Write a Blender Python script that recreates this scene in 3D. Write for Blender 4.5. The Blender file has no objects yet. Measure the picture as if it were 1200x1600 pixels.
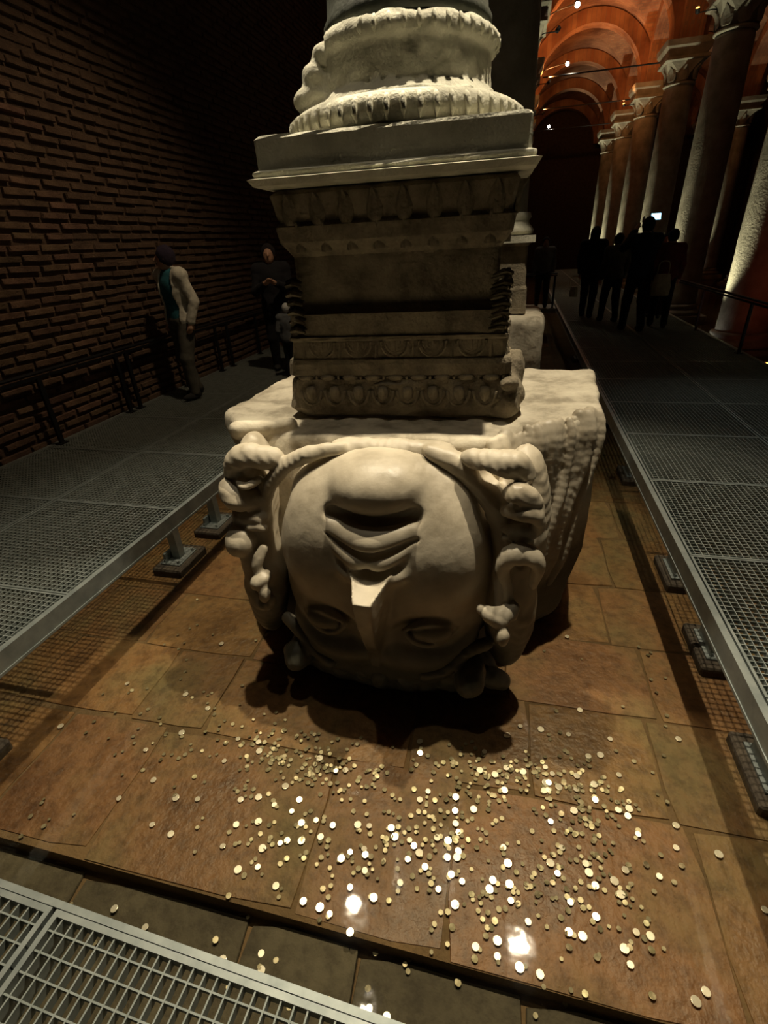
import bpy, bmesh, math, random
import numpy as np
from mathutils import Vector, Matrix
SC = bpy.context.scene
COL = SC.collection
R = random.Random(7)
PI = math.pi

# ------------------------------------------------------------ camera
cam = bpy.data.cameras.new('camera'); camo = bpy.data.objects.new('camera', cam); COL.objects.link(camo)
cam.sensor_fit = 'VERTICAL'; cam.sensor_height = 36.0; cam.lens = 771.0 / 1600 * 36.0
cam.clip_start = 0.05; cam.clip_end = 200
M = Matrix(((0.97062, -0.07027, 0.23013, 0), (0.23548, 0.47395, -0.84848, 0), (-0.04945, 0.87774, 0.47658, 1.65), (0, 0, 0, 1)))
camo.matrix_world = M
SC.camera = camo
# ------------------------------------------------------------ world, exposure
w = bpy.data.worlds.new('world'); SC.world = w; w.use_nodes = True
w.node_tree.nodes['Background'].inputs[0].default_value = (0.55, 0.42, 0.34, 1)
w.node_tree.nodes['Background'].inputs[1].default_value = 0.006
SC.view_settings.view_transform = 'Standard'; SC.view_settings.look = 'None'
SC.view_settings.gamma = 1; SC.view_settings.exposure = 0.3
SC.view_settings.use_curve_mapping = False
# ------------------------------------------------------------ lamps (most fixtures are built further down at the same places)
def lamp(name, kind, loc, energy, color, target=None, angle=60, blend=0.6, radius=0.05):
    l = bpy.data.lights.new(name, kind); l.energy = energy; l.color = color; l.shadow_soft_size = radius
    if kind == 'SPOT': l.spot_size = math.radians(angle); l.spot_blend = blend
    o = bpy.data.objects.new(name, l); COL.objects.link(o); o.location = loc
    if target is not None:
        d = Vector(target) - Vector(loc); o.rotation_euler = d.to_track_quat('-Z', 'Y').to_euler()
    return o
WARM = (1.0, 0.86, 0.62); ORG = (1.0, 0.39, 0.11); PALE = (1.0, 0.94, 0.62)
# spots that light the carved head: (position, target, power, cone)
HEAD_SPOTS = [((-1.27, 2.37, 6.0), (-0.8, 1.6, -.6), 70, 60),
              ((-1.80, 3.50, 6.2), (-1.0, 2.2, 0.3), 900, 62),
              ((0.70, 3.55, 6.2), (0.1, 2.3, 0.3), 1050, 62)]
for p, t, e, a in HEAD_SPOTS:
    lamp('spot_light', 'SPOT', (p[0], p[1], p[2] - 0.03), e, WARM, t, a, 0.9, 0.06)
# small bright lamps high on the columns of the aisle (seen in the picture)
AISLE_SPOTS = [(0.92, 16.7, 6.40), (1.06, 21.5, 6.40), (0.95, 31.1, 6.26)]
for p in AISLE_SPOTS:
    lamp('spot_light', 'SPOT', (p[0] + .12, p[1], p[2]), 60, WARM, (p[0] + 1.0, p[1] - 1.5, 0), 80)
# orange lamps on the capitals, turned up into the brick vault
VAULT_SPOTS = [((0.55, 16.7, 6.1), (2.4, 18.6, 8.8), 160), ((0.55, 21.5, 6.1), (2.0, 24.0, 8.8), 800), ((3.55, 26.3, 6.1), (1.8, 23.6, 8.8), 150),
               ((0.55, 26.3, 6.1), (2.2, 28.8, 8.8), 330), ((3.55, 16.7, 6.1), (2.6, 14.5, 8.8), 40)]
for p, t, e in VAULT_SPOTS:
    lamp('spot_light', 'SPOT', p, e, ORG, t, 130, 0.9, 0.08)
ROWS_Y = [7.1, 11.9, 16.7, 21.5, 26.3, 31.1, 35.9]
UPLIGHTS = [((3.60, y + 0.05, -0.40), (4.02, y, 2.6), (380 + 170 * i) if i < 6 else 1400) for i, y in enumerate(ROWS_Y)] + [((8.35, y - .35, -0.35), (8.85, y - .05, 2.6), 500) for y in ROWS_Y[3:6]] + [((.38, 16.55, -.35), (.14, 16.62, 3.5), 1300)]
for p, t, e in UPLIGHTS:
    lamp('spot_light', 'SPOT', (p[0], p[1], p[2] + .06), e, PALE, t, 46, 0.9, 0.04)
# unseen spots without fixtures: brick wall, right walkway, block behind
lamp('unseen_spot', 'SPOT', (-1.6, 5.0, 5.6), 200, (1, .74, .46), (-4.2, 5.6, -.6), 84, 1.0, .1)  # added spill light that brightens the wall
lamp('walkway_fill', 'SPOT', (3.4, 5.4, 5.8), 170, (.95, 1, .86), (2.5, 5.0, 0), 44, 1.0, .1)  # added fill that brightens the dim grating
lamp('unseen_spot', 'SPOT', (0.9, 5.9, 5.6), 480, WARM, (-0.05, 7.0, 0.2), 26, .8, .05)  # aimed at the stone block behind the pedestal
RED = [((4.3, 7.9, -0.2), (4.3, 11.4, 1.0), 12), ((5.6, 8.4, -.2), (4.9, 11.6, 1.5), 10)]
for p, t, e in RED:
    lamp('red_light', 'SPOT', p, e, (1, .12, .04), t, 60, .8, .05)

# ------------------------------------------------------------ object helpers
def link(o, parent=None):
    COL.objects.link(o)
    if parent is not None: o.parent = parent
    return o
def tag(o, label=None, cat=None, group=None, kind=None):
    if label: o['label'] = label
    if cat: o['category'] = cat
    if group: o['group'] = group
    if kind: o['kind'] = kind
    return o
def thing(name, label, cat, loc=(0, 0, 0), rz=0, group=None):
    o = bpy.data.objects.new(name, None); COL.objects.link(o); o.empty_display_size = .05
    o.location = loc; o.rotation_euler = (0, 0, rz)
    return tag(o, label, cat, group)
def mesh_obj(name, V, F, mat, parent=None, smooth=False, loc=None):
    me = bpy.data.meshes.new(name)
    me.from_pydata([tuple(map(float, v)) for v in V] if not isinstance(V, np.ndarray) else V.tolist(), [], F if not isinstance(F, np.ndarray) else F.tolist())
    if mat: me.materials.append(mat)
    if smooth: me.polygons.foreach_set('use_smooth', [True] * len(me.polygons))
    me.update()
    o = bpy.data.objects.new(name, me)
    if loc is not None: o.location = loc
    return link(o, parent)
def copy_tree(o, parent=None, kids=None):
    c = o.copy(); COL.objects.link(c)
    if parent is not None: c.parent = parent
    for ch in list(o.children): copy_tree(ch, c)
    return c
class MB:
    """collects shapes into one mesh"""
    def __init__(s): s.V = []; s.F = []
    def add(s, V, F):
        n = len(s.V); s.V += [tuple(v) for v in V]; s.F += [tuple(i + n for i in f) for f in F]; return s
    def box(s, x0, x1, y0, y1, z0, z1):
        return s.add([(x0, y0, z0), (x1, y0, z0), (x1, y1, z0), (x0, y1, z0), (x0, y0, z1), (x1, y0, z1), (x1, y1, z1), (x0, y1, z1)],
                     [(3, 2, 1, 0), (4, 5, 6, 7), (0, 1, 5, 4), (1, 2, 6, 5), (2, 3, 7, 6), (3, 0, 4, 7)])
    def bbox(s, x0, x1, y0, y1, z0, z1, b=.01):
        """box with chamfered vertical edges and top"""
        def ring(i, z): return [(x0 + i, y0 + b, z), (x0 + b, y0 + i, z), (x1 - b, y0 + i, z), (x1 - i, y0 + b, z), (x1 - i, y1 - b, z), (x1 - b, y1 - i, z), (x0 + b, y1 - i, z), (x0 + i, y1 - b, z)]
        return s.loft([ring(0, z0), ring(0, z1 - b), ring(b * .7, z1)])
    def loft(s, rings, cap=True, closed=True):
        n = len(rings[0]); V = [p for r in rings for p in r]; F = []
        for i in range(len(rings) - 1):
            for j in range(n if closed else n - 1):
                k = (j + 1) % n
                F.append((i * n + j, i * n + k, (i + 1) * n + k, (i + 1) * n + j))
        if cap: F.append(tuple(range(n - 1, -1, -1))); F.append(tuple((len(rings) - 1) * n + j for j in range(n)))
        return s.add(V, F)
    def lathe(s, prof, n=32, c=(0, 0), wob=0):
        rings = []
        for (r, z) in prof:
            rings.append([(c[0] + r * math.cos(2 * PI * j / n) * (1 + R.uniform(-wob, wob)), c[1] + r * math.sin(2 * PI * j / n) * (1 + R.uniform(-wob, wob)), z) for j in range(n)])
        return s.loft(rings)
    def tube(s, pts, rad, n=8, flat=1.0, up=(0, 0, 1)):
        pts = [Vector(p) for p in pts]
        if not hasattr(rad, '__len__'): rad = [rad] * len(pts)
        rings = []
        for i, p in enumerate(pts):
            t = (pts[min(i + 1, len(pts) - 1)] - pts[max(i - 1, 0)])
            if t.length < 1e-6: t = Vector((0, 0, 1))
            t.normalize(); u = Vector(up)
            if abs(t.dot(u)) > .95: u = Vector((0, 1, 0)) if abs(t.y) < .9 else Vector((1, 0, 0))
            a = t.cross(u).normalized(); b = t.cross(a).normalized()
            rings.append([tuple(p + a * (rad[i] * math.cos(2 * PI * j / n)) + b * (rad[i] * flat * math.sin(2 * PI * j / n))) for j in range(n)])
        rings = [list(reversed(r)) for r in rings]
        return s.loft(rings)
    def build(s, name, mat, parent=None, smooth=False, loc=None):
        return mesh_obj(name, s.V, s.F, mat, parent, smooth, loc)

def spline(pts, n=6):
    P = [np.array(p, float) for p in pts]; out = []
    for i in range(len(P) - 1):
        a = P[max(i - 1, 0)]; b = P[i]; c = P[i + 1]; d = P[min(i + 2, len(P) - 1)]
        for j in range(n):
            t = j / n
            out.append(.5 * ((2 * b) + (-a + c) * t + (2 * a - 5 * b + 4 * c - d) * t * t + (-a + 3 * b - 3 * c + d) * t ** 3))
    out.append(P[-1]); return out

# ------------------------------------------------------------ materials
def mat(name, c1, c2=None, scale=6, rough=.8, metal=0, bump=0, bscale=40, detail=6, emit=None, strength=0, objrand=0, c3=None, contrast=(.35, .65), spec=.5, rlow=None, world=False):
    m = bpy.data.materials.new(name); m.use_nodes = True; nt = m.node_tree; b = nt.nodes['Principled BSDF']
    b.inputs['Base Color'].default_value = (*c1, 1); b.inputs['Roughness'].default_value = rough; b.inputs['Metallic'].default_value = metal
    b.inputs['Specular IOR Level'].default_value = spec
    tc = nt.nodes.new('ShaderNodeTexCoord')
    if world:
        gm = nt.nodes.new('ShaderNodeNewGeometry'); tout = gm.outputs['Position']
    else: tout = tc.outputs['Object']
    col = None
    if c2:
        n = nt.nodes.new('ShaderNodeTexNoise'); n.inputs['Scale'].default_value = scale; n.inputs['Detail'].default_value = detail; n.inputs['Roughness'].default_value = .62
        nt.links.new(tout, n.inputs['Vector'])
        r = nt.nodes.new('ShaderNodeValToRGB'); r.color_ramp.elements[0].position = contrast[0]; r.color_ramp.elements[1].position = contrast[1]
        r.color_ramp.elements[0].color = (*c1, 1); r.color_ramp.elements[1].color = (*c2, 1)
        if c3: e = r.color_ramp.elements.new((contrast[0] + contrast[1]) / 2); e.color = (*c3, 1)
        nt.links.new(n.outputs['Fac'], r.inputs['Fac']); col = r.outputs['Color']
        if rlow is not None:
            mr = nt.nodes.new('ShaderNodeMapRange'); mr.inputs['From Min'].default_value = .35; mr.inputs['From Max'].default_value = .65
            mr.inputs['To Min'].default_value = rlow; mr.inputs['To Max'].default_value = rough
            nt.links.new(n.outputs['Fac'], mr.inputs['Value']); nt.links.new(mr.outputs['Result'], b.inputs['Roughness'])
    if objrand and col:
        oi = nt.nodes.new('ShaderNodeObjectInfo'); hsv = nt.nodes.new('ShaderNodeHueSaturation')
        mr = nt.nodes.new('ShaderNodeMapRange'); mr.inputs['To Min'].default_value = 1 - objrand; mr.inputs['To Max'].default_value = 1 + objrand
        mh = nt.nodes.new('ShaderNodeMapRange'); mh.inputs['To Min'].default_value = .5 - objrand * .05; mh.inputs['To Max'].default_value = .5 + objrand * .05
        nt.links.new(oi.outputs['Random'], mr.inputs['Value']); nt.links.new(mr.outputs['Result'], hsv.inputs['Value'])
        wn = nt.nodes.new('ShaderNodeTexWhiteNoise'); wn.noise_dimensions = '1D'; nt.links.new(oi.outputs['Random'], wn.inputs['W'])
        nt.links.new(wn.outputs['Value'], mh.inputs['Value']); nt.links.new(mh.outputs['Result'], hsv.inputs['Hue'])
        nt.links.new(col, hsv.inputs['Color']); col = hsv.outputs['Color']
    if col and world:
        n3 = nt.nodes.new('ShaderNodeTexNoise'); n3.inputs['Scale'].default_value = 14; n3.inputs['Detail'].default_value = 8; n3.inputs['Roughness'].default_value = .7
        nt.links.new(tout, n3.inputs['Vector']); r3 = nt.nodes.new('ShaderNodeValToRGB'); r3.color_ramp.elements[0].position = .36; r3.color_ramp.elements[1].position = .56
        r3.color_ramp.elements[0].color = (.45, .42, .38, 1); nt.links.new(n3.outputs['Fac'], r3.inputs['Fac'])
        m3 = nt.nodes.new('ShaderNodeMixRGB'); m3.blend_type = 'MULTIPLY'; m3.inputs[0].default_value = .8
        nt.links.new(col, m3.inputs[1]); nt.links.new(r3.outputs['Color'], m3.inputs[2]); col = m3.outputs[0]
    if col: nt.links.new(col, b.inputs['Base Color'])
    if bump:
        n2 = nt.nodes.new('ShaderNodeTexNoise'); n2.inputs['Scale'].default_value = bscale; n2.inputs['Detail'].default_value = 5
        nt.links.new(tout, n2.inputs['Vector'])
        bp = nt.nodes.new('ShaderNodeBump'); bp.inputs['Strength'].default_value = bump; bp.inputs['Distance'].default_value = .012
        nt.links.new(n2.outputs['Fac'], bp.inputs['Height']); nt.links.new(bp.outputs['Normal'], b.inputs['Normal'])
    if emit: b.inputs['Emission Color'].default_value = (*emit, 1); b.inputs['Emission Strength'].default_value = strength
    return m
M_ = {}
M_['head'] = mat('carved_marble', (.33, .28, .20), (.64, .57, .44), 3.2, .6, bump=.16, bscale=26, c3=(.52, .455, .345), rlow=.36, contrast=(.3, .7))
M_['block'] = mat('rough_marble', (.30, .26, .19), (.66, .60, .47), 4.5, .8, bump=.4, bscale=30, c3=(.54, .48, .37))
M_['ped'] = mat('weathered_marble', (.13, .105, .07), (.32, .27, .185), 6, .9, bump=.9, bscale=45)
M_['base'] = mat('pale_marble', (.44, .42, .33), (.64, .62, .50), 5, .8, bump=.6, bscale=60)
M_['dark_col'] = mat('dark_green_marble', (.035, .04, .03), (.085, .09, .07), 3, .6, bump=.5, bscale=25)
M_['col'] = mat('column_marble', (.20, .185, .14), (.36, .33, .26), 2.5, .7, bump=.6, bscale=25)
M_['brick'] = mat('thin_brick', (.085, .047, .029), (.155, .093, .057), 5, .95, bump=.9, bscale=60, objrand=.3)
M_['mortar'] = mat('lime_mortar', (.07, .042, .026), (.11, .068, .042), 7, 1, bump=1, bscale=50)
M_['slab'] = mat('wet_floor_slab', (.11, .055, .024), (.17, .13, .06), 1.5, .75, bump=.7, bscale=30, c3=(.21, .115, .048), objrand=.16, rlow=.42, world=True, contrast=(.3, .66))
M_['slab_low'] = mat('silty_floor_slab', (.05, .042, .026), (.09, .078, .05), 2.2, .8, bump=.7, bscale=30, world=True)
M_['bed'] = mat('silt_bed', (.09, .06, .03), (.17, .11, .055), 4, .95, bump=.8)
M_['steel'] = mat('galvanised_steel', (.22, .25, .24), (.33, .36, .34), 9, .5, metal=.55)
M_['grate'] = mat('grating_steel', (.21, .24, .22), (.30, .33, .31), 12, .6, metal=.3)
M_['dark'] = mat('blackened_steel', (.012, .012, .013), None, rough=.5, metal=.4)
M_['conc'] = mat('concrete', (.04, .03, .02), (.09, .07, .045), 8, .9, bump=.5)
M_['coin'] = mat('worn_coin', (.86, .83, .72), (.95, .93, .86), 30, .30, metal=.6, objrand=.1)
M_['coin_old'] = mat('tarnished_coin', (.22, .20, .12), (.46, .42, .30), 30, .42, metal=.5, objrand=.4)
M_['bulb'] = mat('lamp_glass', (1, 1, 1), None, emit=(1, .95, .85), strength=60)
M_['bulb_o'] = mat('orange_lamp_glass', (1, .5, .1), None, emit=(1, .4, .06), strength=6)
M_['phone'] = mat('lit_phone_screen', (.1, .1, .1), None, emit=(.35, .75, 1), strength=2.5)
def brick_vault():
    m = mat('vault_brick', (.3, .12, .06), (.42, .2, .1), 2.2, .95); nt = m.node_tree; b = nt.nodes['Principled BSDF']
    br = nt.nodes.new('ShaderNodeTexBrick'); tc = nt.nodes.new('ShaderNodeTexCoord')
    br.inputs['Color1'].default_value = (.34, .145, .075, 1); br.inputs['Color2'].default_value = (.45, .23, .12, 1); br.inputs['Mortar'].default_value = (.30, .17, .11, 1)
    br.inputs['Scale'].default_value = 3; br.inputs['Mortar Size'].default_value = .03; nt.links.new(tc.outputs['Object'], br.inputs['Vector'])
    nz = nt.nodes.new('ShaderNodeTexNoise'); nz.inputs['Scale'].default_value = 1.1; nz.inputs['Detail'].default_value = 5; nt.links.new(tc.outputs['Object'], nz.inputs['Vector'])
    rp = nt.nodes.new('ShaderNodeValToRGB'); rp.color_ramp.elements[0].position = .35; rp.color_ramp.elements[0].color = (.45, .4, .4, 1); rp.color_ramp.elements[1].position = .6
    nt.links.new(nz.outputs['Fac'], rp.inputs['Fac'])
    mx = nt.nodes.new('ShaderNodeMixRGB'); mx.blend_type = 'MULTIPLY'; mx.inputs[0].default_value = 1
    nt.links.new(br.outputs['Color'], mx.inputs[1]); nt.links.new(rp.outputs['Color'], mx.inputs[2]); nt.links.new(mx.outputs[0], b.inputs['Base Color'])
    return m
M_['vault'] = brick_vault()
def water_mat():
    m = bpy.data.materials.new('shallow_water'); m.use_nodes = True; nt = m.node_tree; nt.nodes.remove(nt.nodes['Principled BSDF'])
    out = nt.nodes['Material Output']; tr = nt.nodes.new('ShaderNodeBsdfTransparent'); tr.inputs[0].default_value = (.93, .90, .80, 1)
    gl = nt.nodes.new('ShaderNodeBsdfGlossy'); gl.inputs['Roughness'].default_value = .03
    fr = nt.nodes.new('ShaderNodeFresnel'); fr.inputs[0].default_value = 1.36
    nz = nt.nodes.new('ShaderNodeTexNoise'); nz.inputs['Scale'].default_value = 9; bp = nt.nodes.new('ShaderNodeBump'); bp.inputs['Strength'].default_value = .04; bp.inputs['Distance'].default_value = .02
    tc = nt.nodes.new('ShaderNodeTexCoord'); nt.links.new(tc.outputs['Object'], nz.inputs['Vector']); nt.links.new(nz.outputs['Fac'], bp.inputs['Height'])
    nt.links.new(bp.outputs['Normal'], gl.inputs['Normal']); nt.links.new(bp.outputs['Normal'], fr.inputs['Normal'])
    mx = nt.nodes.new('ShaderNodeMixShader'); nt.links.new(fr.outputs[0], mx.inputs[0]); nt.links.new(tr.outputs[0], mx.inputs[1]); nt.links.new(gl.outputs[0], mx.inputs[2])
    nt.links.new(mx.outputs[0], out.inputs['Surface']); return m
M_['water'] = water_mat()
def damp_shade(m, z0, z1, tint):
    """paints shade, plus algae and damp, on the foot of the stone, with a ragged edge"""
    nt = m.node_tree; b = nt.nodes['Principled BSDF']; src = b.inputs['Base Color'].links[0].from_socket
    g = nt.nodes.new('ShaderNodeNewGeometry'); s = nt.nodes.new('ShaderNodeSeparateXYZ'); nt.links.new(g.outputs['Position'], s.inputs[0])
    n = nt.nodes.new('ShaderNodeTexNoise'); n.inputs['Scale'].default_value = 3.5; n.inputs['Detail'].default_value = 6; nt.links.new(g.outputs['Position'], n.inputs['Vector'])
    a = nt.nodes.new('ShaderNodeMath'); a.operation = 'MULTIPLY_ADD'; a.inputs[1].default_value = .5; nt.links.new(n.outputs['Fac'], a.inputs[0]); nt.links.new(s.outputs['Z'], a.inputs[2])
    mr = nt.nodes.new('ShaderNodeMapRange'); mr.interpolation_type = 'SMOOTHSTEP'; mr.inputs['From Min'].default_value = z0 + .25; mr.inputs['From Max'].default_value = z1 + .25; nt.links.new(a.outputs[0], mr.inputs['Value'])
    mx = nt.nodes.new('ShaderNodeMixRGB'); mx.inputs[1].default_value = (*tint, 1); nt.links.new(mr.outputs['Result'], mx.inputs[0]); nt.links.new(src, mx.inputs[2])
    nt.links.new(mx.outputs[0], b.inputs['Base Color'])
damp_shade(M_['head'], -.30, .22, (.085, .08, .055)); damp_shade(M_['block'], -.25, .25, (.085, .075, .05))  # shade of the lower face put into the colour along with damp

# ------------------------------------------------------------ signed-distance sculpting
class G:
    def __init__(s, lo, hi, h):
        s.lo = np.array(lo, float); s.h = h
        s.ax = [np.arange(lo[i], hi[i] + h, h).astype(np.float32) for i in range(3)]
        s.F = np.full([len(a) for a in s.ax], 1.0, np.float32)
    def view(s, lo=None, hi=None):
        if lo is None: sl = (slice(None),) * 3
        else: sl = tuple(slice(max(int((lo[i] - s.lo[i]) / s.h), 0), max(int((hi[i] - s.lo[i]) / s.h) + 2, 1)) for i in range(3))
        X = s.ax[0][sl[0]][:, None, None]; Y = s.ax[1][sl[1]][None, :, None]; Z = s.ax[2][sl[2]][None, None, :]
        return sl, X, Y, Z
    def add(s, fn, k=.02, lo=None, hi=None, sub=False):
        sl, X, Y, Z = s.view(lo, hi)
        if 0 in s.F[sl].shape: return s
        D = fn(X, Y, Z); A = s.F[sl]
        if sub:
            A = -A
        k = max(k, 1e-4)
        hh = np.clip(.5 + .5 * (D - A) / k, 0, 1); Rr = D * (1 - hh) + A * hh - k * hh * (1 - hh)
        s.F[sl] = -Rr if sub else Rr
        return s
    def ell(s, c, r, k=.02, sub=False, rot=0, plane='xz'):
        m = max(r) + k + .02; cr, sr = math.cos(rot), math.sin(rot)
        def fn(X, Y, Z):
            x = X - c[0]; y = Y - c[1]; z = Z - c[2]
            if rot:
                if plane == 'xz': x, z = cr * x + sr * z, -sr * x + cr * z
                elif plane == 'xy': x, y = cr * x + sr * y, -sr * x + cr * y
                else: y, z = cr * y + sr * z, -sr * y + cr * z
            k0 = np.sqrt((x / r[0]) ** 2 + (y / r[1]) ** 2 + (z / r[2]) ** 2)
            k1 = np.sqrt((x / r[0] ** 2) ** 2 + (y / r[1] ** 2) ** 2 + (z / r[2] ** 2) ** 2) + 1e-6
            return k0 * (k0 - 1) / k1
        return s.add(fn, k, [c[i] - m for i in range(3)], [c[i] + m for i in range(3)], sub)
    def tube(s, pts, rad, k=.015, sub=False, smooth=5):
        P = [np.array(p, float) for p in pts]
        if not hasattr(rad, '__len__'): rad = [rad] * len(P)
        Q = [np.append(p, r) for p, r in zip(P, rad)]
        if smooth and len(Q) > 2: Q = spline(Q, smooth)
        for a, b in zip(Q[:-1], Q[1:]):
            m = max(a[3], b[3]) + k + .015
            lo = np.minimum(a[:3], b[:3]) - m; hi = np.maximum(a[:3], b[:3]) + m
            d = b[:3] - a[:3]; L = float(d @ d) + 1e-9
            def fn(X, Y, Z, a=a, b=b, d=d, L=L):
                t = np.clip(((X - a[0]) * d[0] + (Y - a[1]) * d[1] + (Z - a[2]) * d[2]) / L, 0, 1)
                return np.sqrt((X - a[0] - d[0] * t) ** 2 + (Y - a[1] - d[1] * t) ** 2 + (Z - a[2] - d[2] * t) ** 2) - (a[3] + (b[3] - a[3]) * t)
            s.add(fn, k, lo, hi, sub)
        return s
    def box(s, c, r, rnd=.01, k=.01, sub=False):
        m = k + rnd + .03
        def fn(X, Y, Z):
            x = np.abs(X - c[0]) - r[0] + rnd; y = np.abs(Y - c[1]) - r[1] + rnd; z = np.abs(Z - c[2]) - r[2] + rnd
            return np.sqrt(np.maximum(x, 0) ** 2 + np.maximum(y, 0) ** 2 + np.maximum(z, 0) ** 2) + np.minimum(np.maximum(x, np.maximum(y, z)), 0) - rnd
        return s.add(fn, k, [c[i] - r[i] - m for i in range(3)], [c[i] + r[i] + m for i in range(3)], sub)
    def noise(s, amp, cell, seed=1, octaves=3):
        rs = np.random.RandomState(seed)
        for o in range(octaves):
            cs = cell / 2 ** o; am = amp / 2 ** o
            n = [int(s.F.shape[i] * s.h / cs) + 3 for i in range(3)]
            L = rs.uniform(-1, 1, n).astype(np.float32)
            idx = []
            for i in range(3):
                u = np.arange(s.F.shape[i]) * s.h / cs; i0 = u.astype(int); f = (u - i0); f = f * f * (3 - 2 * f); idx.append((i0, f.astype(np.float32)))
            A = L[idx[0][0]] * (1 - idx[0][1])[:, None, None] + L[idx[0][0] + 1] * idx[0][1][:, None, None]
            A = A[:, idx[1][0]] * (1 - idx[1][1])[None, :, None] + A[:, idx[1][0] + 1] * idx[1][1][None, :, None]
            A = A[:, :, idx[2][0]] * (1 - idx[2][1]) + A[:, :, idx[2][0] + 1] * idx[2][1]
            s.F += am * A
        return s
    def mesh(s):
        F = s.F.copy(); F[0] = F[-1] = 1e-2; F[:, 0] = F[:, -1] = 1e-2; F[:, :, 0] = F[:, :, -1] = 1e-2
        ins = F < 0; n = np.array(F.shape) - 1
        cnt = np.zeros(n, np.int8)
        for i in (0, 1):
            for j in (0, 1):
                for k in (0, 1): cnt += ins[i:n[0] + i, j:n[1] + j, k:n[2] + k]
        act = (cnt > 0) & (cnt < 8); C = np.argwhere(act)
        idx = np.full(n, -1, np.int64); idx[act] = np.arange(len(C))
        S = np.zeros((len(C), 3)); N = np.zeros(len(C))
        cor = [(i, j, k) for i in (0, 1) for j in (0, 1) for k in (0, 1)]
        for a in cor:
            for d in range(3):
                if a[d]: continue
                b = list(a); b[d] = 1
                fa = F[C[:, 0] + a[0], C[:, 1] + a[1], C[:, 2] + a[2]]; fb = F[C[:, 0] + b[0], C[:, 1] + b[1], C[:, 2] + b[2]]
                m = (fa < 0) != (fb < 0); t = np.where(m, fa / np.where(m, fa - fb, 1), 0)
                p = np.tile(np.array(a, float), (len(C), 1)); p[:, d] = t
                S[m] += p[m]; N[m] += 1
        V = (C + S / N[:, None]) * s.h + s.lo
        Q = []
        for d in range(3):
            e1, e2 = (d + 1) % 3, (d + 2) % 3
            A = np.take(ins, np.arange(n[d]), axis=d); B = np.take(ins, np.arange(1, n[d] + 1), axis=d)
            E = np.argwhere(A != B); val = A[tuple(E.T)]
            ok = (E[:, e1] > 0) & (E[:, e2] > 0) & (E[:, e1] < n[e1]) & (E[:, e2] < n[e2]); E = E[ok]; val = val[ok]
            def g(o1, o2):
                X = E.copy(); X[:, e1] -= o1; X[:, e2] -= o2; return idx[tuple(X.T)]
            q = np.stack([g(1, 1), g(0, 1), g(0, 0), g(1, 0)], 1)
            q[~val] = q[~val][:, ::-1]; Q.append(q)
        Q = np.concatenate(Q)
        return V, Q
    def build(s, name, mt, parent=None, warp=None):
        V, Q = s.mesh()
        if warp: V, Q = warp(V), Q[:, ::-1]
        me = bpy.data.meshes.new(name); me.vertices.add(len(V)); me.vertices.foreach_set('co', V.astype(np.float32).ravel())
        me.loops.add(len(Q) * 4); me.loops.foreach_set('vertex_index', Q.astype(np.int32).ravel())
        me.polygons.add(len(Q)); me.polygons.foreach_set('loop_start', np.arange(0, len(Q) * 4, 4, dtype=np.int32))
        me.update(calc_edges=True); me.validate(); me.polygons.foreach_set('use_smooth', [True] * len(me.polygons))
        me.materials.append(mt); o = bpy.data.objects.new(name, me)
        return link(o, parent)

# ============================================================ THE CARVED HEAD (upside down)
# local frame of the carving: x = world x, w = world z, c = distance in front of a leaning plane; Y = YP(z) - c
def YP(z): return 2.25 - (0.7 - z) * 0.25
def recede(z): return .19 * np.clip(.12 - z, 0, .8) ** 1.4
def warp(V):
    W = V.copy(); W[:, 1] = YP(V[:, 2]) - V[:, 1] + recede(V[:, 2]); return W
HX, HW = -0.59, 0.13
def cs(u, w):
    q = 1 - abs((u - HX) / .60) ** 2.4 - abs((w - .115) / .63) ** 2.6
    return -.16 + .40 * max(q, 0) ** .5
head = thing('head_sculpture', 'huge upside-down carved marble head with wavy hair lying in shallow water', 'sculpture', (-0.6, 3.0, -0.65))
def under(o):   # keep world placement while parented
    o.location = (0.6, -3.0, 0.65); o.parent = head; return o

# body block behind the face
g = G((-1.95, 1.75, -.72), (.75, 4.25, .9), .016)
poly = [(-1.42, 2.40), (-.04, 2.42), (.53, 2.95), (.60, 4.05), (-1.75, 3.88), (-1.80, 2.80)]
def blockf(X, Y, Z):
    sh = 1 - .02 * (.75 - Z) - .22 * np.clip(-.05 - Z, 0, 1)          # narrows to the foot
    x = (X + .55) / sh - .55; y = (Y - 3.1 + .22 * (.75 - Z)) / sh + 3.1
    D = None
    for (ax, ay), (bx, by) in zip(poly, poly[1:] + poly[:1]):
        L = math.hypot(bx - ax, by - ay); d = ((x - ax) * (by - ay) - (y - ay) * (bx - ax)) / L
        D = d if D is None else np.maximum(D, d) + .0
    top = Z - .75; k = .05
    h = np.clip(.5 - .5 * (D - top) / k, 0, 1); D = D * (1 - h) + top * h + k * h * (1 - h)
    bot = -.66 - Z
    k = .3; h = np.clip(.5 - .5 * (D - bot) / k, 0, 1); D = D * (1 - h) + bot * h + k * h * (1 - h)
    return D
g.F = blockf(*[a for a in g.view()[1:]]).astype(np.float32)
g.ell((-1.78, 2.62, .36), (.22, .42, .29), .03, sub=True); g.ell((-1.62, 2.50, .80), (.10, .10, .12), .03, sub=True)
g.tube([(-1.45, 2.35, .78), (-1.2, 2.5, .77)], .05, .03, sub=False, smooth=0)
g.ell((.50, 2.85, .72), (.10, .10, .07), .03, sub=True)
g.ell((.60, 3.1, .35), (.12, .25, .3), .05, sub=True)
g.noise(.014, .22, 3, 4)
under(g.build('stone_block', M_['block']))

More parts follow.
